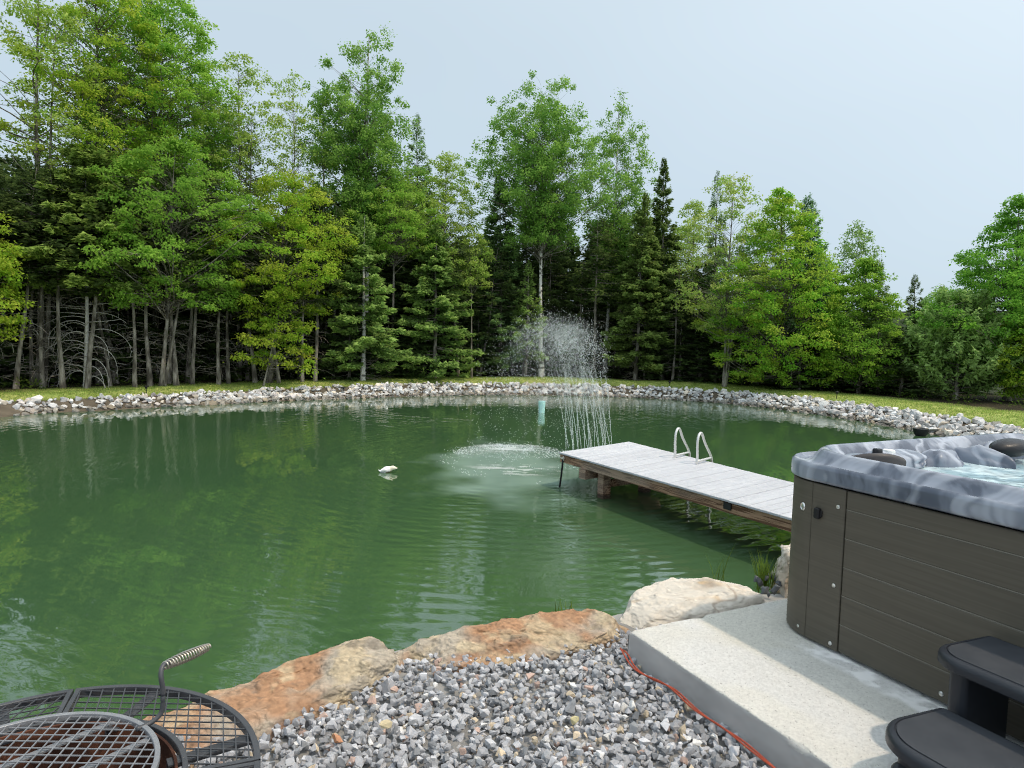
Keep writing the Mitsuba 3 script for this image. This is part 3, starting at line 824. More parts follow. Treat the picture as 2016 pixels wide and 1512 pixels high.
def ring_bar(r0, r1, z0, z1, a0=0, a1=360, n=96):
    full = abs(a1 - a0) >= 360
    a = np.radians(np.linspace(a0, a1, n, endpoint=not full))
    c = 0.0012
    rs = [(r0, z0), (r1, z0), (r1, z1 - c), (r1 - c, z1), (r0 + c, z1), (r0, z1 - c), (r0, z0)]
    R = np.stack([np.stack([FX + r * np.cos(a), FY + r * np.sin(a), np.full(len(a), z)], -1) for r, z in rs])
    v, f = loft(R, closed=full)
    return v, f


def strip(p0, p1, w, z0, z1):
    """A flat bar between two points in plan."""
    p0, p1 = np.asarray(p0, float), np.asarray(p1, float)
    d = unit(p1 - p0); s = np.array([-d[1], d[0]]) * w / 2
    c = [p0 - s, p0 + s, p1 + s, p1 - s]
    v = np.array([[q[0], q[1], z] for z in (z0, z1) for q in c])
    return v, np.array([[0, 1, 2], [0, 2, 3], [4, 6, 5], [4, 7, 6], [0, 5, 1], [0, 4, 5], [1, 6, 2], [1, 5, 6], [2, 7, 3], [2, 6, 7], [3, 4, 0], [3, 7, 4]])


def mesh_grid(inside, r1, pitch, w, z, thick, angles):
    """Two families of bars clipped to where inside(x, y) holds."""
    parts = []
    for fam in (0, 1):
        ca, sa_ = math.cos(math.radians(angles[fam])), math.sin(math.radians(angles[fam]))
        for k_ in range(-int(r1 / pitch) - 1, int(r1 / pitch) + 2):
            o = (k_ + 0.37) * pitch
            l = np.linspace(-r1, r1, 500)
            x, y = l * ca - o * sa_, l * sa_ + o * ca
            ok = inside(x, y).astype(int)
            e_ = np.diff(np.r_[0, ok, 0])
            for i0, i1 in zip(np.nonzero(e_ == 1)[0], np.nonzero(e_ == -1)[0] - 1):
                if i1 - i0 < 3: continue
                dz = 0.0006 * fam
                parts.append(strip((FX + x[i0], FY + y[i0]), (FX + x[i1], FY + y[i1]), w, z + dz, z + thick + dz))
    return cat(parts)


RO, RI = 0.552, 0.362
for q in range(4):
    a0 = 20.4 + 90 * q
    seg = add('table_segment', cat([ring_bar(RO - 0.016, RO, FZ - 0.026, FZ, a0 + 0.35, a0 + 89.65, 40), ring_bar(RI, RI + 0.014, FZ - 0.026, FZ, a0 + 0.35, a0 + 89.65, 30),
                                    *[strip((FX + RI * math.cos(math.radians(b)), FY + RI * math.sin(math.radians(b))), (FX + (RO - 0.004) * math.cos(math.radians(b)), FY + (RO - 0.004) * math.sin(math.radians(b))), 0.013, FZ - 0.0255, FZ - 0.0006)
                                      for b in (a0 + 1.1, a0 + 88.9)]]), 'black_paint', PIT, smooth=25)
    lo, hi = math.radians(a0 + 1.2), math.radians(a0 + 88.8)

    def ins(x, y, lo=lo, hi=hi):
        r = np.hypot(x, y); a = np.mod(np.arctan2(y, x) - lo, 2 * np.pi)
        return (r > RI + 0.006) & (r < RO - 0.008) & (a < hi - lo)
    add('wire_mesh', mesh_grid(ins, RO, 0.0315, 0.0034, FZ - 0.007, 0.003, (90 * q + 1, 90 * q + 114)), 'black_paint', seg)
for a in (35, 84, 130, 176, 222, 268, 312, 355):
    ca, sa_ = math.cos(math.radians(a)), math.sin(math.radians(a))
    add('support_arm', cat([strip((FX + 0.33 * ca, FY + 0.33 * sa_), (FX + 0.545 * ca, FY + 0.545 * sa_), 0.036, FZ - 0.018, FZ - 0.013),
                            strip((FX + 0.33 * ca - 0.016 * sa_, FY + 0.33 * sa_ + 0.016 * ca), (FX + 0.545 * ca - 0.016 * sa_, FY + 0.545 * sa_ + 0.016 * ca), 0.004, FZ - 0.045, FZ - 0.0185)]), 'black_paint', PIT)
bowl = lathe([(0.0, -0.36), (0.22, -0.35), (0.30, -0.31), (0.335, -0.24), (0.343, -0.10), (0.345, -0.004), (0.352, -0.004), (0.352, -0.10), (0.344, -0.25), (0.306, -0.325), (0.222, -0.365), (0.0, -0.375)], 72)
add('fire_bowl', (bowl[0] + [FX, FY, FZ], bowl[1][:, ::-1]), 'rust', PIT, smooth=40, label='rusty fire bowl')
for a in (20.4, 110.4, 200.4, 290.4):
    ca, sa_ = math.cos(math.radians(a)), math.sin(math.radians(a))
    add('leg', tube([[FX + 0.36 * ca, FY + 0.36 * sa_, FZ - 0.03], [FX + 0.37 * ca, FY + 0.37 * sa_, FZ - 0.2], [FX + 0.40 * ca, FY + 0.40 * sa_, FZ - 0.425]], 0.014, 8), 'black_paint', PIT, smooth=40)
g = np.random.default_rng(31)
m = trimesh.creation.icosphere(4)
v = np.array(m.vertices) * [0.27, 0.27, 0.05]
v[:, 2] += (meshkit.fbm(v * 14, 4, 3) - 0.5) * 0.05
add('ash_bed', (v + [FX, FY, FZ - 0.325], np.array(m.faces)), 'ash', PIT, smooth=30)
for i, (a, dx, dy, dz) in enumerate(((15, 0.02, 0.05, 0.0), (80, 0.08, -0.02, 0.03), (140, -0.08, 0.03, 0.045), (50, -0.02, -0.10, 0.02))):
    ca, sa_ = math.cos(math.radians(a)), math.sin(math.radians(a))
    l = np.linspace(-0.15, 0.15, 14)
    pts = np.stack([FX + dx + l * ca, FY + dy + l * sa_, FZ - 0.27 + dz + 0 * l + 0.006 * np.sin(l * 40 + i)], -1)
    lv, lf = tube(pts, 0.034 + 0.006 * np.sin(l * 30 + i * 2), 14)
    lv = lv + (meshkit.fbm(lv * 40, 3, i)[:, None] - 0.5) * 0.012
    solo('burnt_log', (lv, lf), 'ash', 'charred log lying in the ash of the fire bowl', 'log', 'burnt logs in the fire bowl', smooth=40)
GRATE = thing('cooking_grate', 'round gray steel cooking grate with coil handled lifting rod over the fire bowl', 'grate')
GZ = FZ + 0.046
def rot_ring(r0, z, rt):
    a = np.linspace(0, 2 * np.pi, 97)[:-1]
    b = np.linspace(0, 2 * np.pi, 13)[:-1]
    R = np.stack([np.stack([FX - 0.009 + (r0 + rt * np.cos(q)) * np.cos(a), FY + (r0 + rt * np.cos(q)) * np.sin(a), np.full(96, z + rt * np.sin(q))], -1) for q in np.r_[b, b[0]]])
    return loft(R)
add('ring', ring_bar(0.299, 0.312, GZ - 0.010, GZ + 0.004), 'gray_steel', GRATE, smooth=25)
add('wire_mesh', mesh_grid(lambda x, y: np.hypot(x, y) < 0.300, 0.31, 0.0285, 0.0029, GZ - 0.006, 0.003, (1, 99)), 'gray_steel', GRATE)
for p0, p1 in (((-1.091, 1.793), (-1.335, 1.475)), ((-0.955, 1.712), (-1.20, 1.375))):
    p0, p1 = np.array(p0), np.array(p1)
    d = unit(p1 - p0)
    c = np.array([FX, FY])
    def clip(p, q):
        l = np.linspace(-0.7, 0.7, 1401); X = p + l[:, None] * d
        ok = np.hypot(*(X - c).T) < 0.303
        return X[ok][0], X[ok][-1]
    a_, b_ = clip(p0, p1)
    add('cross_bar', strip(a_, b_, 0.021, GZ - 0.0165, GZ - 0.0115), 'gray_steel', GRATE)
rod = spline([(-0.945 - 0.055, 1.735, GZ), (-0.975, 1.763, GZ + 0.003), (-0.957, 1.780, GZ + 0.020), (-0.953, 1.784, GZ + 0.055), (-0.954, 1.783, GZ + 0.10), (-0.958, 1.784, GZ + 0.128), (-0.961, 1.798, GZ + 0.145), (-0.950, 1.820, GZ + 0.146)], 40)
add('lifting_rod', tube(rod, 0.0068, 10), 'black_paint', GRATE, smooth=True)
q = np.linspace(0, 1, 700)
h0, h1 = np.array([-0.961, 1.800, GZ + 0.145]), np.array([-0.902, 1.952, GZ + 0.131])
ax = unit(h1 - h0); n1 = unit(np.cross(ax, [0, 0, 1])); n2 = np.cross(ax, n1)
rad = 0.0085 + 0.006 * np.sin(np.pi * np.clip(q, 0, 1)) ** 0.8
coil = h0 + q[:, None] * (h1 - h0) + rad[:, None] * (np.cos(q * 2 * np.pi * 17)[:, None] * n1 + np.sin(q * 2 * np.pi * 17)[:, None] * n2)
add('coil_grip', tube(coil, 0.0026, 6), 'coil_steel', GRATE, smooth=True, label='wound coil grip')

# ---------------------------------------------------------------- dock
DN, DD, DE, DZ = np.array([0.864, 11.164]), np.array([0.4989, -0.8667]), np.array([0.8667, 0.4989]), 0.60


def dock_pt(a, e, z):
    p = DN + a * DD + e * DE
    return [p[0], p[1], z]


def dmesh(mesh):
    """(a along the dock, e across it, z) to world; the map mirrors, so the faces turn round."""
    v, f = mesh
    return np.c_[DN + v[:, :1] * DD + v[:, 1:2] * DE, v[:, 2]], f


DOCK = thing('dock', 'gray plank dock on brown timber posts reaching into the pond', 'dock')
PW = 0.1475
nb = 41
for i in range(nb):
    a0, a1 = i * PW, (i + 1) * PW - 0.008
    f0, f1 = -0.52 + a0 * 1.062, -0.52 + a1 * 1.062
    w0, w1 = 1.925 - (f0 + 0.578) * 0.068, 1.925 - (f1 + 0.578) * 0.068
    c = 0.0035
    pts = []
    for z, o in ((DZ - 0.026, 0), (DZ - c, 0), (DZ, c)):
        pts += [(a0 + o, -0.035 + o, z), (a1 - o, -0.035 + o, z), (f1 - o, w1 - o, z), (f0 + o, w0 - o, z)]
    add('plank', dmesh(hull(np.array(pts) + np.array([0, 0, 0.0012 * math.sin(i * 2.7)]))), 'deck_board', DOCK)
far_a = lambda a: -0.52 + a * 1.062


def beam(a0, e0, a1, e1, z0, z1, w):
    v, f = strip((a0, e0), (a1, e1), w, z0, z1)
    return dmesh((v, f[:, ::-1]))


DL = nb * PW
add('stringer', beam(0.03, 0.02, DL, 0.02, DZ - 0.168, DZ - 0.0275, 0.04), 'timber', DOCK, label='brown near side stringer')
add('stringer', beam(-0.25, 0.95, DL, 0.92, DZ - 0.168, DZ - 0.0275, 0.04), 'timber', DOCK)
add('stringer', beam(-0.49, 1.86, DL, 1.48, DZ - 0.168, DZ - 0.0275, 0.04), 'timber', DOCK)
add('end_beam', beam(0.01, 0.0, -0.51, 1.88, DZ - 0.168, DZ - 0.0275, 0.04), 'timber', DOCK)
add('cross_beam', beam(0.67, -0.03, 0.45, 1.80, DZ - 0.33, DZ - 0.171, 0.15), 'timber', DOCK)
add('post', beam(0.885, 0.20, 1.030, 0.20, -1.3, DZ - 0.171, 0.15), 'timber', DOCK, label='near timber post')
add('post', beam(0.80, 1.12, 0.945, 1.12, -1.3, DZ - 0.171, 0.15), 'timber', DOCK, label='far timber post')
add('post', beam(5.0, 0.20, 5.15, 0.20, -1.0, DZ - 0.171, 0.15), 'timber', DOCK)
add('post', beam(4.9, 1.30, 5.05, 1.30, -1.0, DZ - 0.171, 0.15), 'timber', DOCK)
add('brace', beam(0.97, 0.28, 0.88, 1.05, 0.17, 0.29, 0.045), 'timber', DOCK)
v, f = rbox(3.60, 3.72, -0.022, -0.003, DZ - 0.125, DZ - 0.04, 0.004)
add('bracket', dmesh((v, f[:, ::-1])), 'black_plastic', DOCK, smooth=40, label='black bracket on the stringer')
v, f = cat([rbox(0.06, 0.14, -0.05, -0.005, DZ - 0.10, DZ - 0.075, 0.005), rbox(0.085, 0.115, -0.02, -0.003, DZ - 0.13, DZ - 0.05, 0.005)])
add('cleat', dmesh((v, f[:, ::-1])), 'aluminium', DOCK, smooth=40, label='small metal cleat')
pv = [dock_pt(0.085, -0.012, DZ - 0.10), dock_pt(0.075, -0.02, DZ - 0.3), dock_pt(0.05, -0.02, DZ - 0.45), dock_pt(0.02, -0.02, -0.02), dock_pt(0.0, -0.02, -0.7)]
solo('black_pipe', tube(spline(pv, 20), 0.016, 10), 'black_plastic', 'thin black pipe hanging from the dock end into the water', 'pipe', smooth=True)

LAD = thing('dock_ladder', 'silver ladder with two looped handrails on the far dock edge', 'ladder')
for a_, e_ in ((1.214, 1.448), (1.757, 1.40)):
    b_ = np.array(dock_pt(a_, e_, DZ)); k_ = np.array(dock_pt(a_ - 0.13, e_ + 0.47, DZ))
    h = k_ - b_
    P3 = lambda q, z: b_ + h * q + np.array([0, 0, z])
    add('handrail', tube(spline([P3(0, 0.0), P3(0, 0.2), P3(0.0, 0.40), P3(0.05, 0.46), P3(0.16, 0.495), P3(0.28, 0.46), P3(0.36, 0.40), P3(0.66, 0.22), P3(0.93, 0.07), P3(0.985, 0.02), P3(1.0, -0.1), P3(1.0, -0.6), P3(1.0, -1.35)], 60), 0.021, 10), 'aluminium', LAD, smooth=True)
    add('rail_foot', tube([P3(0.02, 0.045), P3(0.5, 0.05), P3(0.97, 0.055)], 0.019, 10), 'aluminium', LAD, smooth=True)
for z in (-0.28, -0.58, -0.88, -1.18):
    p0, p1 = np.array(dock_pt(1.084, 1.918, DZ + z)), np.array(dock_pt(1.627, 1.87, DZ + z))
    add('rung', tube([p0, p1], 0.02, 10), 'aluminium', LAD, smooth=True)

# ---------------------------------------------------------------- things in the water
g = np.random.default_rng(41)
FNT = thing('fountain', 'pond fountain spray arching from behind the dock end', 'fountain')
G9 = 9.81
bits, bsz = [], []
js = np.linspace(0, 1, 22)
for i, q in enumerate(js):
    p0 = np.array([1.30 + 1.05 * q + g.normal(0, 0.02), 15.0 + 0.25 * math.sin(i * 2.1), 0.02])
    vz = math.sqrt(2 * G9 * (2.40 + 0.45 * math.sin(math.pi * q) + g.normal(0, 0.08)))
    tt = 2 * vz / G9
    a = 2 * np.pi * (i * 0.382)
    land = np.array([0.0 + 0.85 * math.cos(a) + 0.45 * q, 13.5 + 1.75 * math.sin(a), 0.0])
    vx, vy = (land[0] - p0[0]) / tt, (land[1] - p0[1]) / tt
    pth = lambda t: np.stack([p0[0] + vx * t, p0[1] + vy * t, p0[2] + vz * t - 0.5 * G9 * t * t], -1)
    # smooth water near the nozzle, breaking into strings
    ts_ = np.linspace(0.0, 0.34, 52)
    pts = pth(ts_) + g.normal(0, 1, (52, 3)) * (0.001 + 0.005 * ts_[:, None])
    add('jet', tube(pts, 0.0072 * (1 - 0.6 * ts_ / 0.34) * g.uniform(0.6, 1.1, 52), 5), 'foam', FNT, smooth=True)
    for k_ in range(3):
        off = g.normal(0, 0.03, 3)
        n_ = 26
        ts2 = np.linspace(0.02 + 0.03 * k_, 0.30 + 0.03 * k_, n_)
        pts = pth(ts2) + off + g.normal(0, 0.004, (n_, 3))
        sgm = g.uniform(size=n_ - 1) < 0.5
        for j in np.nonzero(sgm)[0]:
            bits.append(pts[j]); bsz.append(0.006)
    n_ = 330
    t_ = np.clip(0.26 + (tt - 0.26) * g.beta(1.1, 1.0, n_), 0, tt)
    sp = 0.02 + 0.27 * (t_ - 0.2)
    p = pth(t_) + g.normal(0, 1, (n_, 3)) * (sp * np.array([[1.0], [1.0], [0.7]])).T
    p = p[p[:, 2] > 0.01]
    # fewer drops stay together in the fall
    keep = g.uniform(size=len(p)) < np.clip(0.25 + 0.75 * (p[:, 2] / 2.6) ** 1.1, 0, 1)
    bits += list(p[keep]); bsz += list(g.uniform(0.003, 0.0075, keep.sum()))
bits, bsz = np.array(bits), np.array(bsz)
ico = trimesh.creation.icosphere(0)
DV = [(np.array(ico.vertices) * [1, 1, 1.35], np.array(ico.faces))]
m, _ = scatter(DV, np.zeros(len(bits), int), bits, np.repeat(np.eye(3)[None], len(bits), 0), bsz)
add('water_drops', m, 'foam', FNT, smooth=True, kind='stuff')
n_ = 22000
q = g.integers(0, len(bits), n_)
mp = bits[q] + g.normal(0, 1, (n_, 3)) * np.array([0.10, 0.10, 0.08])
mp = mp[mp[:, 2] > 0.03]
tet = (np.array([[1, 1, 1], [1, -1, -1], [-1, 1, -1], [-1, -1, 1]], float), np.array([[0, 1, 2], [0, 3, 1], [0, 2, 3], [1, 3, 2]]))
m, _ = scatter([tet], np.zeros(len(mp), int), mp, randrot(len(mp), g), g.uniform(0.0010, 0.0026, len(mp)))
add('fine_spray', m, 'foam', FNT, kind='stuff')
# foam and drops thrown up where the water lands
n_ = 4200
a = g.uniform(0, 2 * np.pi, n_)
rr_ = np.where(g.uniform(size=n_) < 0.6, 0.95 + g.normal(0, 0.13, n_), np.sqrt(g.uniform(0, 1.3, n_)))
x, y = 0.02 + 1.30 * rr_ * np.cos(a), 13.45 + 1.95 * rr_ * np.sin(a)
keep = g.uniform(size=n_) < np.where(np.sin(a) > 0.35, 1.0, np.where(np.sin(a) < -0.55, 0.16, 0.12))
keep &= meshkit.fbm(np.c_[x * 2.2, y * 1.4, 0 * x], 3, 6) + 0.25 * np.sin(a) > 0.44
x, y = x[keep], y[keep]
fz = np.abs(g.normal(0, 0.022, len(x)))
FVv = [(np.array(ico.vertices) * [1.5, 1.5, 0.7], np.array(ico.faces))]
m, _ = scatter(FVv, np.zeros(len(x), int), np.stack([x, y, fz + 0.004], -1), np.repeat(np.eye(3)[None], len(x), 0), g.uniform(0.003, 0.009, len(x)))
tag(add('splash_foam', m, 'foam', smooth=True), 'white foam where the fountain water lands on the pond', 'foam', None, 'stuff')

pp = lathe([(0.0, 0.40), (0.118, 0.40), (0.122, 0.39), (0.122, 0.20), (0.110, 0.195), (0.108, -0.6)], 28)
solo('overflow_pipe', (pp[0] + [1.06, 22.96, 0], pp[1][:, ::-1]), 'teal_plastic', 'pale teal pipe standing in the pond before the far stones', 'pipe', smooth=40)

# a white float in the shape of a resting bird
sp = lambda x, y, z, r: m3.Manifold.sphere(r, 20).translate([x, y, z])
hu = lambda *s: m3.Manifold.batch_hull(list(s))
body = hu(sp(-0.115, 0, 0.035, 0.022), sp(-0.02, 0, 0.058, 0.062), sp(0.035, 0, 0.07, 0.055)) + hu(sp(-0.115, 0, 0.03, 0.018), sp(-0.155, 0.0, 0.058, 0.007)) + hu(sp(0.03, 0, 0.075, 0.045), sp(0.105, -0.01, 0.095, 0.040)) + \
    hu(sp(0.115, -0.01, 0.095, 0.036), sp(0.175, -0.015, 0.085, 0.010)) + hu(sp(-0.04, 0.05, 0.07, 0.03), sp(-0.10, 0.045, 0.055, 0.012)) + hu(sp(-0.04, -0.05, 0.07, 0.03), sp(-0.10, -0.045, 0.055, 0.012))
bm = body.refine_to_length(0.015).to_mesh()
tm = trimesh.Trimesh(np.array(bm.vert_properties[:, :3]), np.array(bm.tri_verts)); tm.merge_vertices()
trimesh.smoothing.filter_taubin(tm, iterations=8)
v = np.array(tm.vertices)
cc = np.where(v[:, :1] > 0.045, np.array([[0.80, 0.74, 0.58]]), np.array([[0.86, 0.84, 0.84]]))
cc = np.where((v[:, 2:] < 0.035) & (v[:, :1] > -0.02), np.array([[0.30, 0.24, 0.18]]), cc)
solo('bird_float', (rotz(v, 14) + [-2.25, 11.99, -0.01], np.array(tm.faces)), 'white_decoy', 'small white bird shaped float drifting on the open green water', 'float', color=cc, smooth=True)

for i, (x, y, lab) in enumerate([(-12.5, 22.5, 'leftmost small black solar light staked in the far lawn'), (-6.75, 26.4, 'small black solar light on the lawn below the pale fir trunk'),
                                 (7.47, 31.26, 'small black solar light on the lawn right of the fountain spray'), (12.79, 25.92, 'rightmost small black solar light, below the dense yellow green maple')]):
    z = float(ground_z(x, y)[0])
    t_ = thing('path_light', lab, 'garden light', 'solar lights along the far lawn')
    add('stake', tube([[x, y, z - 0.05], [x, y, z + 0.24]], 0.014, 8), 'black_plastic', t_, smooth=40)
    hd = lathe([(0.0, 0.315), (0.055, 0.30), (0.085, 0.275), (0.085, 0.262), (0.045, 0.255), (0.04, 0.20), (0.0, 0.195)], 20)
    add('lamp_head', (hd[0] + [x, y, z], hd[1][:, ::-1]), 'black_plastic', t_, smooth=40)
pot = lathe([(0.0, -0.05), (0.13, -0.05), (0.18, 0.02), (0.20, 0.10), (0.205, 0.155), (0.19, 0.165), (0.17, 0.145), (0.0, 0.13)], 28)
solo('black_bucket', (pot[0] + [12.05, 19.3, 0.05], pot[1]), 'black_plastic', 'black bucket at the right water edge, just above the tub rim', 'bucket', smooth=40)

# ---------------------------------------------------------------- trees


def cards(c, d, n, L, W, fold=0.12):
    """Leaves: a folded rhombus each, from base c along d with normal n."""
    s = unit(np.cross(d, n)); L, W = L[:, None], W[:, None]
    m = c + d * L * 0.45 + n * W * fold
    v = np.stack([c, m + s * W * 0.5, c + d * L - n * L * 0.08, m - s * W * 0.5], 1).reshape(-1, 3)
    k = np.arange(len(c))[:, None] * 4
    return v, np.concatenate([k + [0, 1, 2], k + [0, 2, 3]], 0)


def pushed(pos, *sizes):
    # the far left shore lies lower, so that its trees stand further off
    k = 1 + 0.09 * float(np.clip((-pos[0] - 5) / 8, 0, 1))
    return ((pos[0] * k, pos[1] * k), *[q * k for q in sizes])


def randunit(n, g):
    return unit(g.normal(size=(n, 3)))


SHAPES_ = {
    'maple': lambda h: np.sin(np.pi * np.clip(0.10 + 0.86 * h, 0, 1) ** 0.80) ** 0.75,
    'tall': lambda h: np.clip(1.25 * (1 - h) ** 0.62 * (0.55 + 0.9 * np.minimum(h * 2.2, 1)), 0, 1.0),
    'aspen': lambda h: np.clip(1.2 * (1 - h ** 1.7) ** 0.9 * (0.42 + 0.75 * np.minimum(h * 2.4, 1)), 0, 1.0),
    'cone': lambda h: (1 - h) ** 0.8 * 0.97 + 0.03,
    'spike': lambda h: np.clip(1.12 * (1 - h) ** 0.72 * (0.62 + 0.9 * np.minimum(h * 3.2, 1)) / 1.25, 0.02, 1.0),
    'bush': lambda h: np.sqrt(np.clip(1 - (1.15 * h - 0.28) ** 2 / 0.80, 0, 1)),
}


def broadleaf(name, pos, H, R, base, label, g, kind='maple', n_clump=150, per=70, leaf=0.105, clump=0.42, flat=0.45, tint=((0.09, 0.16, 0.028), (0.16, 0.23, 0.035)), trunk=0.09, lean=0.0,
              bark='bark', stems=1, droop=0.35, shell=0.55, group=None, wig=0.03, gaps=0.0, side=0.0, limbs=None, leaders=None, lobe=0.75):
    pos, H, R, base = pushed(pos, H, R, base)
    n_clump, clump, per = int(n_clump * 1.75), clump * 0.72, int(per * 0.60)
    key = thing(name, label, 'tree', group)
    x0, y0 = pos; z0 = float(ground_z(x0, y0)[0]) - 0.08
    top = np.array([x0 + lean, y0, z0 + H])
    wood = []
    zs = np.linspace(0, 1, 12)
    sw = g.uniform(0, 6.28, 2)
    axis = lambda q: np.stack([x0 + lean * q + wig * H * 0.35 * np.sin(q * 5 + sw[0]) * q * (1 - q) * 2, y0 + wig * H * 0.35 * np.sin(q * 4 + sw[1]) * q * (1 - q) * 2, z0 + H * q], -1)
    wood.append(tube(axis(zs * 0.94), trunk * (1 - 0.86 * zs ** 0.9) * (1 + 0.5 * np.exp(-zs * 22)), 8, cap=False))
    for s_ in range(1, stems):
        a = g.uniform(0, 6.28)
        off = np.array([math.cos(a), math.sin(a) * 0.5]) * R * g.uniform(0.16, 0.32)
        pts = axis(zs * g.uniform(0.6, 0.85)); pts[:, :2] += off * (zs ** 0.8)[:, None] + np.array([math.cos(a), math.sin(a)]) * trunk * 0.9
        wood.append(tube(pts, trunk * 0.72 * (1 - 0.86 * zs) * (1 + 0.4 * np.exp(-zs * 22)), 7, cap=False))
    # where the clumps of leaves sit
    h = g.uniform(0.02, 0.985, n_clump * 3)
    prof = SHAPES_[kind](h)
    keep = g.uniform(size=len(h)) < 0.12 + 0.88 * prof
    h, prof = h[keep][:n_clump], prof[keep][:n_clump]
    n = len(h)
    a = g.uniform(0, 2 * np.pi, n)
    rf = shell + (1 - shell) * g.uniform(0, 1, n) ** 0.6
    rf = np.where(g.uniform(size=n) < 0.25, g.uniform(0.1, shell, n), rf)
    lob = (1.06 - 0.5 * lobe) + lobe * (meshkit.noise(np.stack([np.cos(a) * 1.7 + sw[0], np.sin(a) * 1.7, h * 6 + sw[1]], -1), 5) - 0.1)
    rr_ = R * prof * rf * lob * 1.06
    zc = base + (H - base) * h
    ax_ = axis(zc / H)
    C = ax_ + np.stack([np.cos(a) * rr_ + side * prof * R, np.sin(a) * rr_, -droop * rr_ * 0.25], -1)
    if leaders:                                     # several upright tops, each its own narrow column
        pw = np.array([q[2] for q in leaders]) ** 3; li = g.choice(len(leaders), n, p=pw / pw.sum())
        ld = np.array(leaders)[li]
        hh_ = h * ld[:, 2]
        zc = base + (H - base) * hh_
        f_ = sstep(0.10, 0.55, h)
        w_ = np.where(f_ > 0, R * (0.64 - 0.45 * h ** 1.6) * (0.35 + 0.65 * np.minimum(h * 3, 1)), R * 0.5)
        q_ = np.sqrt(g.uniform(0, 1, n))
        ax_ = axis(zc / H)
        C = ax_ + np.stack([ld[:, 0] * R * f_ + np.cos(a) * w_ * q_, ld[:, 1] * R * f_ + np.sin(a) * w_ * q_, 0 * a], -1)
        rr_ = np.hypot(C[:, 0] - ax_[:, 0], C[:, 1] - ax_[:, 1])
    if gaps:
        ok = meshkit.noise(C * np.array([1.1, 1.1, 0.9]) + sw[0] * 7, 8) > gaps
        C, h, a, rr_, zc, n = C[ok], h[ok], a[ok], rr_[ok], zc[ok], int(ok.sum())
    # limbs
    start = np.clip(zc - rr_ * g.uniform(0.35, 0.9, n), base * g.uniform(0.78, 1.12, n), None)
    S = axis(start / H)
    trunk_mesh, wood = cat(wood), []
    nl = n if limbs is None else min(n, limbs)
    for i in range(nl):
        mid = S[i] + (C[i] - S[i]) * 0.5 + np.array([0, 0, 0.08 * rr_[i]]) + g.normal(0, 0.10, 3) * rr_[i]
        r0 = max(trunk * 0.20 * (1 - 0.6 * h[i]) * (0.4 + rr_[i] / R) * (1.5 if i % 6 == 0 else 0.75), 0.006)
        wood.append(tube(spline([S[i], mid, C[i]], 5), r0 * np.array([1, 0.8, 0.6, 0.42, 0.22]), 4, cap=False))
    add('trunk', trunk_mesh, bark, key, smooth=True)
    if wood: add('limbs', cat(wood), 'bark', key, smooth=True, kind='stuff')
    # leaves
    per = int(per * 1.65); m = per * n
    ci = np.repeat(np.arange(n), per)
    sz = clump * g.uniform(0.6, 1.35, n)
    o = randunit(m, g) * (g.uniform(0, 1, m) ** 0.42 * (1 + 0.5 * g.exponential(0.35, m)))[:, None] * np.array([1, 1, max(flat, 0.42)]) * sz[ci][:, None] * 0.88
    o[:, 2] -= droop * 0.55 * (o[:, 0] ** 2 + o[:, 1] ** 2) / np.maximum(sz[ci], 0.1)
    c = C[ci] + o
    d = unit(np.stack([o[:, 0] * 1.3 + (C[ci, 0] - ax_[0, 0]) * 0.25, o[:, 1] * 1.3, np.full(m, -0.35 * droop * 2)], -1) + randunit(m, g) * 0.7)
    nn = unit(np.array([0, 0, 1.0]) + randunit(m, g) * (0.65 if flat < 0.7 else 1.1) + unit(o) * 0.4)
    L = leaf * g.uniform(0.65, 1.25, m)
    v, f = cards(c, d, nn, L, L * g.uniform(0.6, 0.85, m))
    t0, t1 = np.array(tint[0]), np.array(tint[1])
    q = np.clip(g.normal(0.5, 0.22, n)[ci] + g.normal(0, 0.18, m), 0, 1)[:, None]
    col = (t0 + (t1 - t0) * q) * g.uniform(0.82, 1.15, (m, 1))
    add('crown', (v, f), 'leaf', key, color=np.repeat(col, 4, 0))
    return key


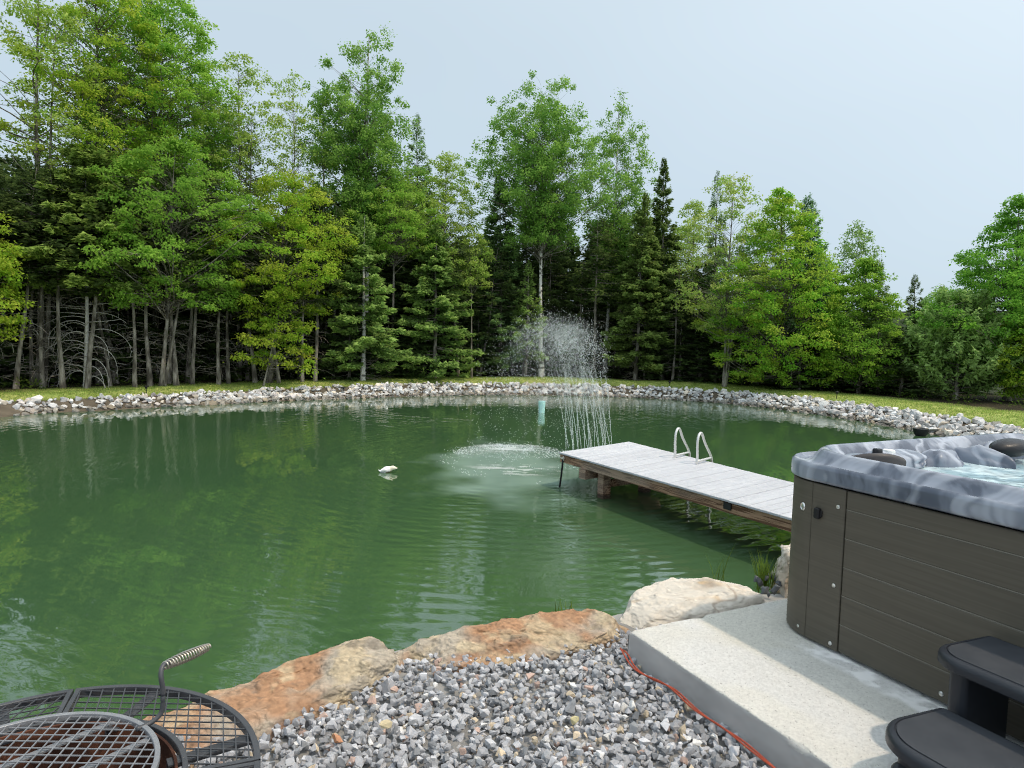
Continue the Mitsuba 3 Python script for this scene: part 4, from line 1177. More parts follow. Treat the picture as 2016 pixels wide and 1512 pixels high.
def conifer(name, pos, H, R, base, label, g, tint=((0.030, 0.062, 0.022), (0.065, 0.105, 0.030)), trunk=0.09, lean=0.0, group=None, whorl=0.27, nb=6, per=46, droop=0.16, upturn=0.10, needle=0.19, bark='bark',
            dead=0, power=0.85, ragged=0.25, bare_low=0.0, width=0.055, arcs=0, sides=7, stiff=0.55, wob=0.012):
    pos, H, R, base = pushed(pos, H, R, base)
    key = thing(name, label, 'tree', group)
    x0, y0 = pos; z0 = float(ground_z(x0, y0)[0]) - 0.08
    zs = np.linspace(0, 1, 8)
    sw = g.uniform(0, 6.28)
    axis = lambda q: np.stack([x0 + lean * q + wob * H * np.sin(q * 7 + sw) * q * (1.2 - q), y0 + 0 * q, z0 + H * q], -1)
    trunk_mesh = tube(axis(zs), trunk * (1 - 0.95 * zs) * (1 + 0.35 * np.exp(-zs * 20)) + 0.004, sides, cap=False)
    wood = []
    zz = []
    z = base
    while z < H - 0.1:
        zz.append(z); z += whorl * (0.55 + 0.6 * (1 - (z - base) / max(H - base, 0.1))) * g.uniform(0.75, 1.25)
    zz = np.array(zz)
    B = np.repeat(zz, nb); n = len(B)
    B = B + g.normal(0, whorl * 0.3, n)
    u = np.clip((B - base) / max(H - base, 0.1), 0, 1)
    Lb = R * ((1 - u) ** power) * g.uniform(1 - ragged * 1.6, 1 + ragged * 0.5, n) + 0.06
    Lb *= np.where(u < 0.10, 0.78 + 2.2 * u, 1.0)
    az = g.uniform(0, 2 * np.pi, n)
    out = np.stack([np.cos(az), np.sin(az), 0 * az], -1); lat = np.stack([-np.sin(az), np.cos(az), 0 * az], -1)
    S = axis(np.clip(B / H, 0, 1))
    up_ = np.where(u > 0.8, 0.5, -droop * (1.15 - u)) + g.normal(0, 0.07, n)

    def along(i, q):
        """Point on branch i at fraction q."""
        L = Lb[i][..., None]
        return S[i] + out[i] * L * q[..., None] + np.array([0, 0, 1.0]) * (L[..., 0] * (up_[i] * q + upturn * q ** 2.2))[..., None]
    sel = np.nonzero(Lb > 0.5)[0]
    sel = sel[::2] if len(sel) > 120 else sel
    for i in sel:
        q = np.array([0.0, 0.5, 0.95])
        wood.append(tube(along(np.full(3, i), q), np.array([0.016, 0.011, 0.004]) * (0.5 + 0.5 * Lb[i]), 3, cap=False))
    if dead:
        for i in range(dead):
            zq = g.uniform(0.12, 1.0) * max(base, 1.0)
            a = g.uniform(0, 6.28); L = g.uniform(0.35, 1.0) * R * 0.7
            s = axis(np.array(zq / H)); o = np.array([math.cos(a), math.sin(a), 0])
            wood.append(tube([s, s + o * L * 0.55 + [0, 0, -0.06 * L], s + o * L + [0, 0, -0.22 * L + g.normal(0, 0.1)]], [0.013, 0.009, 0.003], 3, cap=False))
            for j in range(2):
                p = s + o * L * (0.4 + 0.25 * j); b = o * 0.5 + unit(g.normal(size=3)) * 0.7
                wood.append(tube([p, p + b * L * 0.35], [0.006, 0.002], 3, cap=False))
    add('trunk', trunk_mesh, bark, key, smooth=True)
    if wood: add('branches', cat(wood), 'bark', key, smooth=True, kind='stuff')
    if arcs:
        aw = []
        for i in range(arcs):
            zq = 0.25 + 3.0 * (i / arcs) + g.uniform(0, 0.2)
            a = g.uniform(-0.4, 0.4) + (math.pi if i % 3 else 0.0); L = g.uniform(0.75, 1.55)
            s = axis(np.array(zq / H)); o = np.array([math.cos(a), math.sin(a) * 0.8, 0])
            if zq > 2.35:
                pts = [s, s + o * L * 0.6 + [0, 0, 0.04], s + o * L * 1.25 + [0, 0, 0.22 * g.normal()]]
            else:
                pts = [s, s + o * L * 0.35 + [0, 0, 0.16], s + o * L * 0.75 + [0, 0, -0.02], s + o * L * 0.98 + [0, 0, -0.42], s + o * L * 0.98 + [0, 0, -0.80]]
            c_ = spline(pts, 14); c_[:, 2] = np.maximum(c_[:, 2], z0 + 0.05)
            aw.append(tube(c_, np.linspace(0.017, 0.005, 14), 5))
            for j in (5, 8, 10, 12):
                b = unit(g.normal(size=3)) * 0.22
                aw.append(tube([c_[j], c_[j] + b], [0.006, 0.002], 3, cap=False))
        add('dead_branches', cat(aw), 'dead_wood', key, smooth=True, label='bare curled dead branches', kind='stuff')
    # sprays of needles: more on longer branches
    cnt = np.maximum(5, (per * (0.25 + 0.75 * Lb / R)).astype(int))
    bi = np.repeat(np.arange(n), cnt); m = len(bi)
    q = 0.12 + 0.90 * g.uniform(0, 1, m) ** 0.72
    sd = g.choice([-1.0, 1.0], m)
    wl = 0.42 * Lb[bi] * (1.06 - q) * g.uniform(0.1, 1.0, m)
    tw = unit(out[bi] * 0.75 + lat[bi] * sd[:, None] * 0.8)
    c = along(bi, q) + tw * wl[:, None] + np.array([0, 0, 1.0]) * (g.normal(0, 0.055, m) - wl * 0.14)[:, None]
    d = unit(tw + randunit(m, g) * stiff * 0.7 + np.array([0, 0, -0.10]))
    nn = unit(np.array([0, 0, 1.0]) + randunit(m, g) * 0.9)
    s = unit(np.cross(d, nn))
    thin = np.clip(0.25 + 0.9 * Lb[bi], 0.3, 1.0)
    L = (needle * g.uniform(0.7, 1.3, m) * thin)[:, None]; W = (width * g.uniform(0.7, 1.4, m) * thin)[:, None]
    v = np.stack([c - s * W, c + s * W, c + d * L], 1).reshape(-1, 3)
    t0, t1 = np.array(tint[0]), np.array(tint[1])
    k = np.clip(0.25 + 0.6 * q ** 2 * g.uniform(0.6, 1.3, m) + g.normal(0, 0.1, n)[bi], 0, 1.15)[:, None]
    col = (t0 + (t1 - t0) * k) * g.uniform(0.8, 1.2, (m, 1))
    add('crown', (v, np.arange(3 * m).reshape(-1, 3)), 'needle', key, color=np.repeat(col, 3, 0))
    return key


def G(s):
    return np.random.default_rng(s)


YEL = ((0.2784, 0.5151, 0.0479), (0.5082, 0.582, 0.0825))
MID = ((0.1874, 0.423, 0.0569), (0.3905, 0.6, 0.088))
DEEP = ((0.068, 0.1615, 0.0374), (0.1445, 0.2635, 0.0544))
PALE = ((0.2872, 0.4668, 0.0893), (0.4789, 0.6, 0.1489))
ASP = ((0.1791, 0.3698, 0.081), (0.3904, 0.6, 0.1349))
OLIVE = ((0.1481, 0.2174, 0.0527), (0.3421, 0.4752, 0.1119))
SPR = ((0.0969, 0.194, 0.0794), (0.2558, 0.3969, 0.1235))
BLUE = ((0.117, 0.2507, 0.1337), (0.2673, 0.451, 0.2071))

# left side
conifer('fir_tree', (-13.9, 21.5), 7.75, 2.3, 3.5, 'olive green fir with a pale bare trunk foot and curled dead branches', G(101), tint=OLIVE, trunk=0.085, lean=0.12, bark='dead_wood', arcs=26, nb=8, per=150, width=0.07, ragged=0.3, power=0.62, droop=0.22)
broadleaf('maple_tree', (-15.35, 18.6), 6.1, 1.3, 1.5, 'yellow green maple cut by the left edge of the picture', G(102), tint=YEL, n_clump=110, per=75, clump=0.5, trunk=0.06)
broadleaf('maple_tree', (-15.59, 21.73), 14.2, 2.1, 6.6, 'thinly leaved gray trunked maple at the far left with sky between its limbs', G(103), tint=PALE, n_clump=120, per=46, clump=0.5, gaps=0.40, trunk=0.13, stems=2, lean=0.3, kind='maple', limbs=45)
broadleaf('maple_tree', (-14.6, 23.37), 15.0, 2.3, 7.0, 'very tall yellow green maple rising out of the top left of the picture', G(104), tint=YEL, n_clump=230, per=80, clump=0.52, gaps=0.22, trunk=0.14, kind='tall')
broadleaf('maple_tree', (-13.6, 25.3), 15.3, 2.7, 7.0, 'tall dense green maple left of the open sky, its right side sloping down', G(105), tint=MID, n_clump=330, per=90, clump=0.55, trunk=0.15, kind='tall', lean=-0.2)
broadleaf('maple_tree', (-12.18, 22.89), 8.6, 2.75, 2.9, 'leaning mid green maple with layered leaves in front at the left', G(106), tint=((0.1771, 0.3608, 0.0529), (0.3685, 0.6, 0.0999)), n_clump=330, per=85, clump=0.50, flat=0.30, trunk=0.085, lean=0.62, droop=0.5, kind='tall', lobe=1.25, gaps=0.30, stems=2)
broadleaf('maple_tree', (-12.75, 27.24), 12.6, 1.5, 7.0, 'slim green tree beside the dense tall maple, right of it', G(107), tint=MID, n_clump=120, per=75, clump=0.45, trunk=0.10, kind='tall')
broadleaf('sparse_tree', (-11.3, 27.24), 13.3, 2.0, 7.2, 'thin half bare tree with sky showing through, left of the pair', G(108), tint=PALE, n_clump=150, per=34, clump=0.42, gaps=0.32, trunk=0.07, stems=3, kind='maple')
broadleaf('sparse_tree', (-9.9, 29.64), 13.4, 1.8, 7.6, 'thin half bare tree with sky showing through, next to the tall aspen', G(109), tint=PALE, n_clump=125, per=32, clump=0.42, gaps=0.34, trunk=0.07, stems=3, kind='maple')
conifer('fir_tree', (-11.06, 27.97), 11.1, 0.75, 6.0, 'narrow yellow green fir spire between the two half bare trees', G(110), tint=((0.1937, 0.2767, 0.0775), (0.3658, 0.5226, 0.1463)), trunk=0.07, nb=5, per=36, power=0.7)
broadleaf('maple_tree', (-9.56, 25.94), 8.3, 2.6, 2.8, 'bright yellow green maple in the middle of the left woods', G(111), tint=YEL, n_clump=270, per=85, clump=0.50, flat=0.26, trunk=0.10, lean=0.86, droop=0.5, lobe=1.3, gaps=0.34)
broadleaf('maple_tree', (-9.41, 24.9), 3.1, 1.5, 0.9, 'low bright yellow green maple branches hanging before the dark trunks', G(112), tint=YEL, n_clump=38, per=80, clump=0.45, flat=0.22, trunk=0.04, lean=0.7, droop=0.6, gaps=0.3, kind='bush')
# middle
broadleaf('aspen_tree', (-6.92, 30.64), 16.4, 2.6, 5.2, 'tallest aspen with a tapering top, left of the middle', G(113), tint=ASP, n_clump=430, per=75, leaf=0.108, clump=0.40, flat=0.9, trunk=0.15, kind='aspen', droop=0.0, bark='birch_bark', gaps=0.22, lean=0.12, leaders=[(0.05, 0, 1.0), (-0.30, 0.2, 0.93), (0.34, -0.2, 0.90), (-0.55, 0, 0.82), (0.55, 0.2, 0.70), (0.1, 0.4, 0.8), (0, -0.4, 0.75)])
broadleaf('aspen_tree', (-8.81, 30.39), 13.7, 1.15, 8.2, 'slim aspen with upright side tops, left of the tallest aspen', G(114), tint=ASP, n_clump=90, per=62, leaf=0.108, clump=0.38, flat=0.9, trunk=0.08, kind='aspen', droop=0.0, gaps=0.3, leaders=[(-0.5, 0, 0.92), (0.1, 0, 1.0), (0.5, 0, 0.86)])
conifer('spruce_tree', (-4.89, 34.08), 13.2, 1.5, 5.5, 'dark spruce spire right of the tallest aspen', G(115), tint=SPR, trunk=0.10, lean=-0.22, nb=6, per=40)
broadleaf('maple_tree', (-3.6, 33.99), 11.4, 2.1, 4.6, 'pale green maple in the dip between the two big aspens', G(116), tint=PALE, n_clump=200, per=66, clump=0.45, trunk=0.08, gaps=0.2, kind='tall')
broadleaf('maple_tree', (-5.71, 31.1), 9.6, 2.0, 5.9, 'light yellow green maple under the right side of the tallest aspen', G(117), tint=((0.2576, 0.4913, 0.0727), (0.4377, 0.6, 0.1212)), n_clump=170, per=62, clump=0.42, trunk=0.08, gaps=0.25)
conifer('fir_tree', (-6.45, 28.5), 7.1, 1.95, 0.8, 'green fir with a pale trunk foot at the lawn edge, left of the broad fir', G(118), tint=((0.1696, 0.2841, 0.0795), (0.4069, 0.5813, 0.1628)), trunk=0.10, bark='birch_bark', nb=8, per=125, width=0.068, dead=14, ragged=0.35, whorl=0.33)
conifer('fir_tree', (-3.74, 31.64), 7.6, 2.4, 0.35, 'broad dark fir with branches down to the ground, left of the fountain', G(119), tint=((0.1414, 0.2584, 0.0724), (0.3768, 0.5383, 0.1507)), trunk=0.10, nb=9, per=135, width=0.068, ragged=0.35, whorl=0.34)
broadleaf('maple_sapling', (-2.0, 32.7), 7.5, 1.15, 4.2, 'slim bright maple sapling hanging before the dark firs', G(120), tint=PALE, n_clump=52, per=56, clump=0.36, flat=0.5, trunk=0.05, lean=-0.29, gaps=0.25, kind='tall')
broadleaf('birch_tree', (1.55, 34.6), 15.6, 3.7, 6.7, 'big white trunked birch behind the fountain spray', G(121), tint=((0.161, 0.3487, 0.0727), (0.3661, 0.5864, 0.1263)), n_clump=560, per=72, leaf=0.108, clump=0.42, flat=0.9, trunk=0.125, kind='aspen', droop=0.0, bark='birch_bark', gaps=0.27, lean=-0.5, leaders=[(0.0, 0, 1.0), (-0.28, 0.1, 0.95), (0.30, -0.2, 0.94), (-0.50, 0, 0.84), (0.52, 0.1, 0.80), (-0.80, 0.2, 0.64), (0.80, 0, 0.60), (0.0, -0.45, 0.8), (0.1, 0.45, 0.85)])
broadleaf('aspen_tree', (5.1, 36.41), 15.5, 2.3, 4.5, 'aspen with a thin pale trunk, right of the big birch', G(122), tint=ASP, n_clump=300, per=70, leaf=0.108, clump=0.44, flat=0.9, trunk=0.11, kind='aspen', droop=0.0, bark='birch_bark', gaps=0.28, lean=0.3, leaders=[(0.0, 0, 1.0), (-0.35, 0, 0.90), (0.40, 0.1, 0.88), (0.62, 0, 0.72), (-0.1, 0.4, 0.8)])
conifer('fir_tree', (-0.63, 34.94), 10.7, 1.9, 0.9, 'dark fir left of the birch trunk', G(123), tint=SPR, trunk=0.10, lean=-0.27, nb=8, per=95, width=0.062)
conifer('fir_tree', (0.71, 34.3), 6.0, 1.2, 1.2, 'small light tipped fir touching the birch trunk from the left', G(124), tint=((0.2355, 0.3444, 0.0964), (0.4074, 0.582, 0.163)), trunk=0.06, nb=6, per=54, dead=8)
# right side
conifer('spruce_tree', (7.95, 35.01), 11.6, 1.6, 1.1, 'tall pointed dark spruce right of the aspen', G(125), tint=((0.0849, 0.1464, 0.041), (0.2109, 0.3013, 0.0844)), trunk=0.11, lean=-0.35, nb=8, per=95, width=0.062)
conifer('spruce_tree', (6.35, 34.1), 9.6, 1.9, 0.9, 'dark brownish spruce with a bare trunk foot at the lawn edge', G(126), tint=((0.1326, 0.1895, 0.0531), (0.3014, 0.4306, 0.1206)), trunk=0.10, lean=0.2, nb=8, per=120, width=0.066, dead=14, ragged=0.32)
conifer('spruce_tree', (10.53, 34.18), 10.9, 1.2, 0.8, 'very narrow dark spruce spire behind the thin leaved maple', G(127), tint=SPR, trunk=0.09, lean=-0.4, nb=6, per=44)
broadleaf('poplar_tree', (9.63, 36.37), 9.8, 1.5, 4.2, 'light green poplar between the dark spruces', G(128), tint=PALE, n_clump=120, per=64, clump=0.42, trunk=0.07, kind='tall', flat=0.8, gaps=0.15)
broadleaf('maple_tree', (9.9, 30.82), 10.0, 2.45, 2.6, 'thin leaved maple with several gray stems at the lawn edge', G(129), tint=((0.3091, 0.5233, 0.1095), (0.528, 0.6, 0.1821)), n_clump=170, per=44, clump=0.42, trunk=0.075, stems=4, gaps=0.36, kind='maple', shell=0.6)
broadleaf('maple_tree', (12.45, 30.25), 9.2, 3.1, 0.5, 'dense bright yellow green maple at the right, leafy to the ground', G(130), tint=((0.2189, 0.5233, 0.0535), (0.4895, 0.6, 0.0923)), n_clump=400, per=88, clump=0.50, flat=0.38, trunk=0.11, lean=-0.6, kind='spike')
conifer('larch_tree', (13.7, 30.6), 8.9, 1.5, 0.9, 'soft blue green larch between the two bright maples', G(131), tint=BLUE, trunk=0.09, lean=-0.42, nb=8, per=70, power=0.7, upturn=0.35, droop=0.0, stiff=1.0)
broadleaf('poplar_tree', (16.68, 32.96), 8.2, 0.8, 5.6, 'thin poplar top leaning against the sky at the right', G(132), tint=((0.2048, 0.3487, 0.1095), (0.4099, 0.6, 0.1942)), n_clump=34, per=44, clump=0.34, flat=0.9, trunk=0.045, kind='tall', gaps=0.25, lean=0.25)
broadleaf('maple_tree', (15.07, 28.65), 6.0, 2.0, 0.5, 'mid green round maple right of the blue green larch', G(133), tint=((0.1815, 0.3804, 0.0583), (0.3951, 0.6, 0.0872)), n_clump=210, per=78, clump=0.45, flat=0.45, trunk=0.08, kind='spike')
conifer('fir_tree', (15.72, 28.3), 5.8, 0.95, 0.8, 'small pointed fir at the right shoulder of the round maple', G(134), tint=((0.1346, 0.2307, 0.0646), (0.3121, 0.4459, 0.1249)), trunk=0.06, lean=-0.3, nb=6, per=44)
conifer('spruce_tree', (19.64, 32.38), 5.6, 1.05, 0.5, 'small gray green spruce standing apart in the gap at the right', G(135), tint=((0.101, 0.16, 0.0567), (0.226, 0.3229, 0.1041)), trunk=0.06, lean=-0.2, nb=7, per=60)
conifer('pine_tree', (17.57, 26.1), 3.9, 2.1, 0.45, 'bushy gray green pine at the lawn edge on the right', G(136), tint=((0.2272, 0.353, 0.1023), (0.4074, 0.582, 0.2044)), trunk=0.09, nb=12, per=84, power=0.42, upturn=0.45, droop=0.0, stiff=1.3, whorl=0.24)
broadleaf('maple_tree', (19.75, 26.27), 8.2, 3.0, 1.0, 'big deep green maple at the right edge of the picture', G(137), tint=((0.1463, 0.3648, 0.0583), (0.3072, 0.5864, 0.0825)), n_clump=360, per=86, clump=0.50, flat=0.38, trunk=0.12, kind='spike', lean=-0.1, lobe=1.1)
broadleaf('poplar_tree', (20.46, 32.0), 5.1, 1.3, 1.6, 'pale poplar behind the bushy pine', G(138), tint=((0.2189, 0.428, 0.1334), (0.3863, 0.6, 0.2065)), n_clump=90, per=60, clump=0.40, flat=0.8, trunk=0.05, kind='tall')
broadleaf('maple_tree', (19.5, 24.75), 4.1, 1.2, 0.4, 'low yellow green maple in the lower right corner of the woods', G(139), tint=YEL, n_clump=110, per=72, clump=0.42, trunk=0.05)


# ---------------------------------------------------------------- the woods behind: copies of a few conifers
BARE = [
    (-15.89, 19.81, 6.7), (-15.39, 19.57, 6.44), (-15.47, 20.51, 6.86), (-15.01, 21.05, 7.07), (-14.36, 21.06, 6.79), (-13.79, 21.37, 7.28), (-13.65, 22.38, 6.37), (-12.69, 22.14, 6.61),
    (-12.54, 22.84, 6.96), (-11.87, 23.28, 7.72), (-11.71, 24.12, 6.51), (-10.93, 24.56, 6.86), (-10.84, 25.19, 6.22), (-10.1, 25.9, 6.92), (-9.16, 25.91, 5.11), (-8.5, 26.72, 6.88), (-8.14,
    27.25, 7.84), (-2.65, 32.56, 7.08), (-1.66, 33.91, 6.73), (0.6, 35.18, 7.15), (1.96, 36.01, 7.98), (3.35, 36.01, 7.07), (4.37, 35.31, 8.35), (6.96, 34.8, 5.89), (8.16, 33.58, 6.18), (-17.76,
    21.83, 7.25), (-16.8, 21.29, 6.89), (-15.73, 21.6, 6.66), (-15.4, 21.64, 6.9), (-14.92, 23.22, 7.55), (-14.11, 23.48, 7.69), (-14.07, 24.84, 8.25), (-12.43, 23.86, 7.46), (-12.19, 24.74,
    7.88), (-11.93, 27.17, 6.79), (-11, 27.36, 6.92), (-10.15, 28.13, 5.84), (-9.4, 29.15, 7.89), (-7.81, 28.81, 7.32), (-3.91, 33.66, 6.97), (-2.23, 35.29, 6.98), (0.64, 36.78, 7.72), (2.48,
    36.9, 7.52), (4.02, 38.32, 5.86), (5.99, 36.81, 8.58), (7.45, 36.11, 5.27), (9.7, 33.94, 5.94)]
FILL = [
    (-21.29, 21.92, 7.01), (-20.67, 22.23, 7.08), (-19.06, 22.33, 6.49), (-19.79, 24.1, 6.24), (-17.4, 22.68, 6.82), (-17.69, 25.84, 8.28), (-16.61, 26.52, 8.36), (-15.52, 26.89, 8.01), (-13.52,
    26.26, 8.49), (-12.75, 27.85, 7.29), (-11.21, 29.19, 5.53), (-10.53, 29.31, 6.85), (-8.75, 31, 8.91), (-6.68, 31.94, 8.25), (-5.19, 33.26, 8.06), (-3.64, 35.36, 6.62), (-1.43, 38.57, 8.41),
    (-0.3, 37.93, 7.55), (1.95, 38.88, 8.57), (5.07, 39.66, 8.5), (6.2, 38.55, 7.51), (9.04, 37.92, 5.14), (10.24, 36.02, 6.55), (12.51, 33.76, 6.13), (14.24, 34.85, 6.54), (15.08, 32.97, 5.82),
    (16.65, 30.99, 2.6), (18.01, 30.53, 1.8), (21.17, 30.74, 1.68), (23.14, 27.79, 1.84), (-27.82, 24.96, 7.58), (-24.82, 23.94, 5.77), (-23.35, 23.97, 7.46), (-23.56, 25.7, 8.26), (-21.28,
    24.92, 7.55), (-21.83, 27.17, 7.92), (-20.48, 28.35, 9.02), (-18.79, 28.23, 8.37), (-17.54, 28.91, 7.78), (-17.09, 30.6, 9.53), (-15.04, 29.91, 9.07), (-13.39, 31.01, 7.77), (-11.6, 34.03,
    8.17), (-10.33, 33.78, 9.18), (-8.2, 36.08, 10.26), (-6.03, 38.1, 10.88), (-4.24, 39.46, 7.7), (-2.64, 39.81, 7.81), (0.46, 41.54, 7.12), (3.2, 43.29, 8.78), (5.23, 41.65, 8.17), (8.57,
    42.32, 9.13), (9.57, 40.28, 5.52), (11.99, 39.37, 5.84), (13.72, 37.69, 6.69), (16.88, 37.07, 6.71), (17.71, 35.61, 3.09), (19.32, 33.83, 2.88), (27.45, 31.04, 1.74), (-32.95, 27.53, 7.52),
    (-30.97, 27.79, 7.98), (-31.05, 29.27, 8.99), (-27.27, 27.83, 8.25), (-27.27, 29.16, 8.61), (-25.14, 28.85, 8.91), (-24.87, 31.07, 9.01), (-21.66, 30.63, 8.74), (-21.64, 32.77, 9.53),
    (-20.01, 33.76, 10.09), (-18.1, 33.58, 10.17), (-16.34, 35.44, 8.84), (-14.08, 36.86, 8.31), (-12.92, 37.85, 8.59), (-9.26, 38.41, 10.06), (-7.87, 40.43, 11.66), (-6.43, 42.38, 10.29),
    (-2.91, 43.47, 7.68), (-0.79, 44.62, 7.5), (2.26, 47.07, 10.42), (5.9, 46.01, 10.15), (8.96, 45.55, 9.01), (10.72, 44.6, 6.25), (13.17, 42.39, 6.75), (16.22, 39.95, 4.63), (19.05, 40.21,
    7.02), (20.52, 40.63, 2.84), (22.74, 39.25, 2.46), (28.75, 34.59, 1.76), (31.03, 34.21, 2.18), (-25.69, 19.27, 6.3), (-22.9, 18.06, 5.85), (-22.6, 19.12, 6.57), (-22.03, 19.43, 5.93),
    (-21.09, 20.23, 5.57), (-18.92, 19.5, 6.35), (-19.14, 20.87, 6.54), (23.09, 23.37, 1.93), (23.71, 22.95, 1.94), (25.03, 22.25, 2.79), (-39.63, 32.1, 7.63), (-37.2, 31.66, 7.52), (-36.84,
    33.55, 10.13), (-34.34, 33.1, 9.43), (-31.8, 33.66, 9.94), (-30.74, 34.86, 10.57), (-27.67, 34.48, 10.48), (-26.21, 34.96, 10.49), (-24.62, 37.92, 10.69), (-22.51, 39.06, 11.82), (-20.96,
    39.47, 11.92), (-16.63, 39.77, 7.98), (-15.11, 41.7, 8.44), (-12.67, 42.32, 11), (-9.57, 44.77, 10.18), (-5.61, 47.92, 9.03), (-3.92, 47.76, 8.88), (-0.97, 49.57, 8.79), (3.83, 50.88,
    10.47), (7.62, 50.85, 9.75), (10.2, 51.28, 10.96), (14.17, 48.12, 6.48), (16.52, 47.21, 7.78), (19.85, 45.43, 6.6), (24.11, 44.61, 3.04), (25.08, 42.94, 3.07), (33.73, 41.08, 1.91), (37.98,
    39.13, 2.14), (39.66, 37.67, 3.13), (40.89, 36.37, 2.93), (-7.08, 28.68, 3.25), (-5.86, 30.99, 3.3), (-5, 31.64, 2.83), (-2.88, 34, 3.21), (-1.8, 34.13, 3.18), (0.02, 35.9, 2.82), (2.33,
    35.85, 3.5), (3.41, 35.61, 3.15), (5.67, 36.84, 2.75), (7.24, 34.72, 3.43), (8.67, 34.19, 3.2), (9.67, 33.84, 3.1), (11.22, 32.09, 3.32), (11.84, 31.88, 2.78), (12.99, 29.85, 3.03), (14.31,
    30.52, 2.91), (15.51, 29.32, 1.92), (16.29, 27.61, 2.47), (-17.17, 21.13, 3.72), (-17.55, 22.93, 3.66), (-15.93, 22.95, 3.8), (-15.19, 23.47, 3.68), (-14.14, 24.3, 3.8), (-13.73, 26.26,
    3.55), (-13.24, 26.51, 3.48), (-11.76, 27.13, 4.02), (-10.7, 28.34, 4.02), (-10.02, 30.18, 4.09), (-8.57, 30.31, 3.69), (-6.79, 31.33, 3.96), (-5.13, 33.14, 3.59), (-3.29, 35.87, 4.35),
    (-1.51, 35.92, 4.21), (0, 36.3, 3.61), (1.63, 38.12, 3.67), (3.79, 38.71, 3.97), (6.39, 38.39, 3.66), (8.13, 38.42, 3.94), (9.71, 36.76, 3.86), (11.4, 34.7, 4.09), (12.19, 33.14, 3.47),
    (14.57, 32.29, 3.5), (15.58, 33.1, 4.38), (16.92, 30.53, 2.73), (17.23, 29.44, 2.4)]


def copies(protos, spots, label, group, g):
    """The first spots build the protos; each further one is a turned and scaled copy with its own trunk and crown."""
    made = []
    for i, (x, y, H) in enumerate(spots):
        if i < len(protos):
            key = protos[i]((x, y), H, label(x)[0] if callable(label) else label)
            (x, y), H = pushed((x, y), H)
            made.append((key, x, y, float(ground_z(x, y)[0]), H))
            continue
        (x, y), H = pushed((x, y), H)
        src, sx, sy, sz, sh = made[i % len(protos)]
        lab, grp = label(x) if callable(label) else (label, group)
        key = thing('conifer_tree', lab, 'tree', grp)
        s = H / sh
        k = float(np.clip(s, 0.75, 1.35)) * g.uniform(0.9, 1.1)
        M = T().translate([x, y, float(ground_z(x, y)[0])]).rotate([0, 0, 1], g.uniform(0, 360)).scale([k, k, s]).translate([-sx, -sy, -sz])
        for part in ('trunk', 'branches', 'crown'):
            scene[key + '__' + part] = {**scene[src + '__' + part], 'to_world': M}
        tag(key + '__branches', kind='stuff')


def BL(x):
    if x < -5: return 'conifer with a tall bare gray trunk in the dark left woods', 'bare trunked conifers in the left woods'
    return 'conifer with a bare gray trunk behind or right of the fountain', 'bare trunked conifers behind the fountain'


BG = 'bare trunked conifers in the left woods'
FL = 'dark conifer filling the back of the woods'
FG = 'dark conifers deep in the woods'


def bare_proto(seed, **kw):
    return lambda pos, H, label: conifer('conifer_tree', pos, H, 1.5, min(3.6, H * 0.5), label, G(seed), tint=((0.048, 0.085, 0.03), (0.13, 0.185, 0.055)), trunk=0.075, group=BG, nb=6, per=44, dead=26, whorl=0.34, lean=kw.get('lean', 0.1), wob=0.03, needle=0.2, width=0.055, power=0.6)


def fill_proto(seed, **kw):
    return lambda pos, H, label: conifer('conifer_tree', pos, H, 1.9, kw.get('base', 0.35), label, G(seed), tint=((0.046, 0.085, 0.032), (0.12, 0.18, 0.058)), trunk=0.09, group=FG, nb=6, per=42, whorl=0.40, needle=0.30, width=0.10, power=0.6)


copies([bare_proto(201, lean=0.25), bare_proto(202, lean=-0.5), bare_proto(203, lean=0.9), bare_proto(204, lean=0.05)], BARE, BL, BG, G(210))
copies([fill_proto(221), fill_proto(222, base=0.5), fill_proto(223, base=0.6), fill_proto(224)], FILL, FL, FG, G(220))

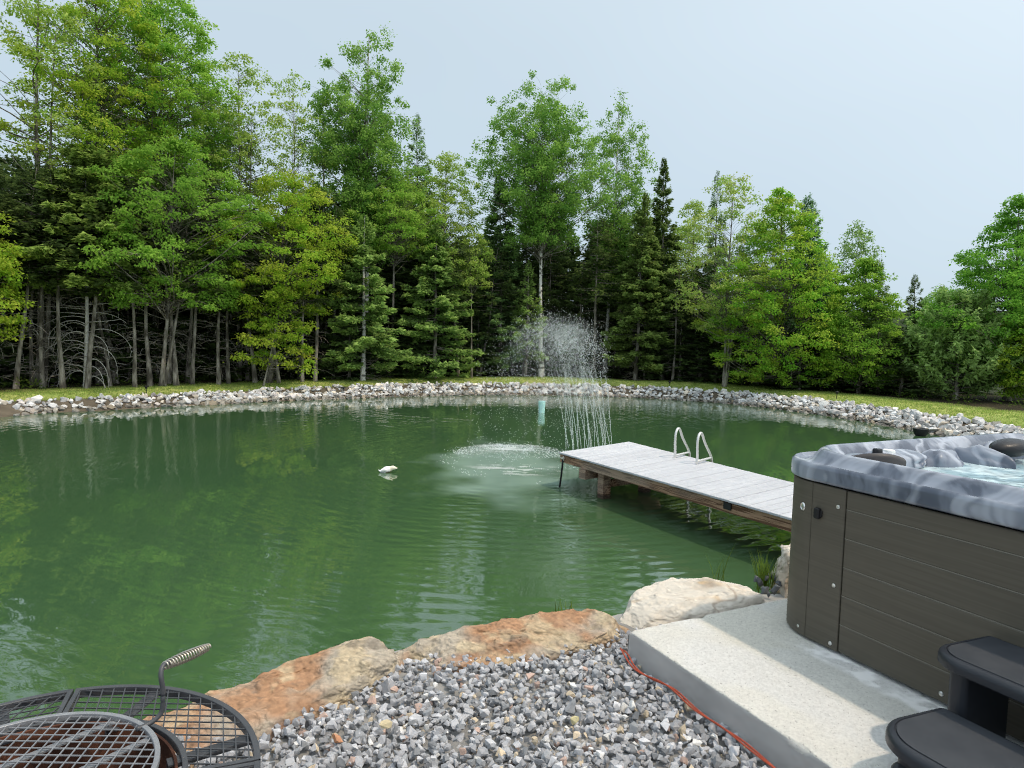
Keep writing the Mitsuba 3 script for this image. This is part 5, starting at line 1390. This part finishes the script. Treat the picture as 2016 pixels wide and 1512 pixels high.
# ---------------------------------------------------------------- low growth under the trees
g = G(301)
n = 130
a = g.uniform(math.radians(-25), math.radians(186), n)
r = shore_r(a) + g.uniform(3.5, 5.6, n) + 0.8
bx, by = PC[0] + r * np.cos(a), PC[1] + r * np.sin(a)
per = 46
ci = np.repeat(np.arange(n), per); m = n * per
hh = g.uniform(0.10, 0.42, n)
o = g.normal(0, 1, (m, 3)) * np.array([0.24, 0.24, 0.0]); o[:, 2] = g.uniform(0, 1, m) * hh[ci]
c = np.stack([bx[ci], by[ci], ground_z(bx, by)[0][ci]], -1) + o
d = unit(np.stack([o[:, 0] * 3, o[:, 1] * 3, np.full(m, 0.35)], -1) + randunit(m, g) * 0.6)
L = 0.11 * g.uniform(0.6, 1.4, m)
v, f = cards(c, d, unit(np.array([0, 0, 1.0]) + randunit(m, g) * 0.6), L, L * 0.55)
col = np.array([[0.07, 0.13, 0.025]]) + (np.array([[0.15, 0.22, 0.045]]) - np.array([[0.07, 0.13, 0.025]])) * g.uniform(0, 1, (n, 1))[ci]
tag(add('undergrowth', (v, f), 'leaf', color=np.repeat(col, 4, 0)), 'low ferns and seedlings along the foot of the woods', 'undergrowth', None, 'stuff')
tw = []
for i in range(420):
    t_ = g.uniform(0, 1)
    aa = math.radians(g.uniform(98, 176)) if i % 3 else math.radians(g.uniform(60, 176))
    rr_ = float(shore_r(aa)) + g.uniform(4.2, 8.0)
    p = np.array([PC[0] + rr_ * math.cos(aa), PC[1] + rr_ * math.sin(aa), 0.6 + g.uniform(0, 2.6) ** 1.0])
    b = unit(g.normal(size=3) * [1, 1, 0.7]) * g.uniform(0.3, 1.1)
    tw.append(tube(spline([p, p + b * 0.5 + [0, 0, 0.06], p + b + [0, 0, -0.16]], 5), [0.010, 0.009, 0.007, 0.005, 0.002], 3, cap=False))
    tw.append(tube([p + b * 0.5, p + b * 0.5 + unit(g.normal(size=3)) * 0.25], [0.005, 0.002], 3, cap=False))
tag(add('dead_twigs', cat(tw), 'dead_wood', smooth=True), 'tangle of bare dead twigs between the trunks at the left', 'twigs', None, 'stuff')
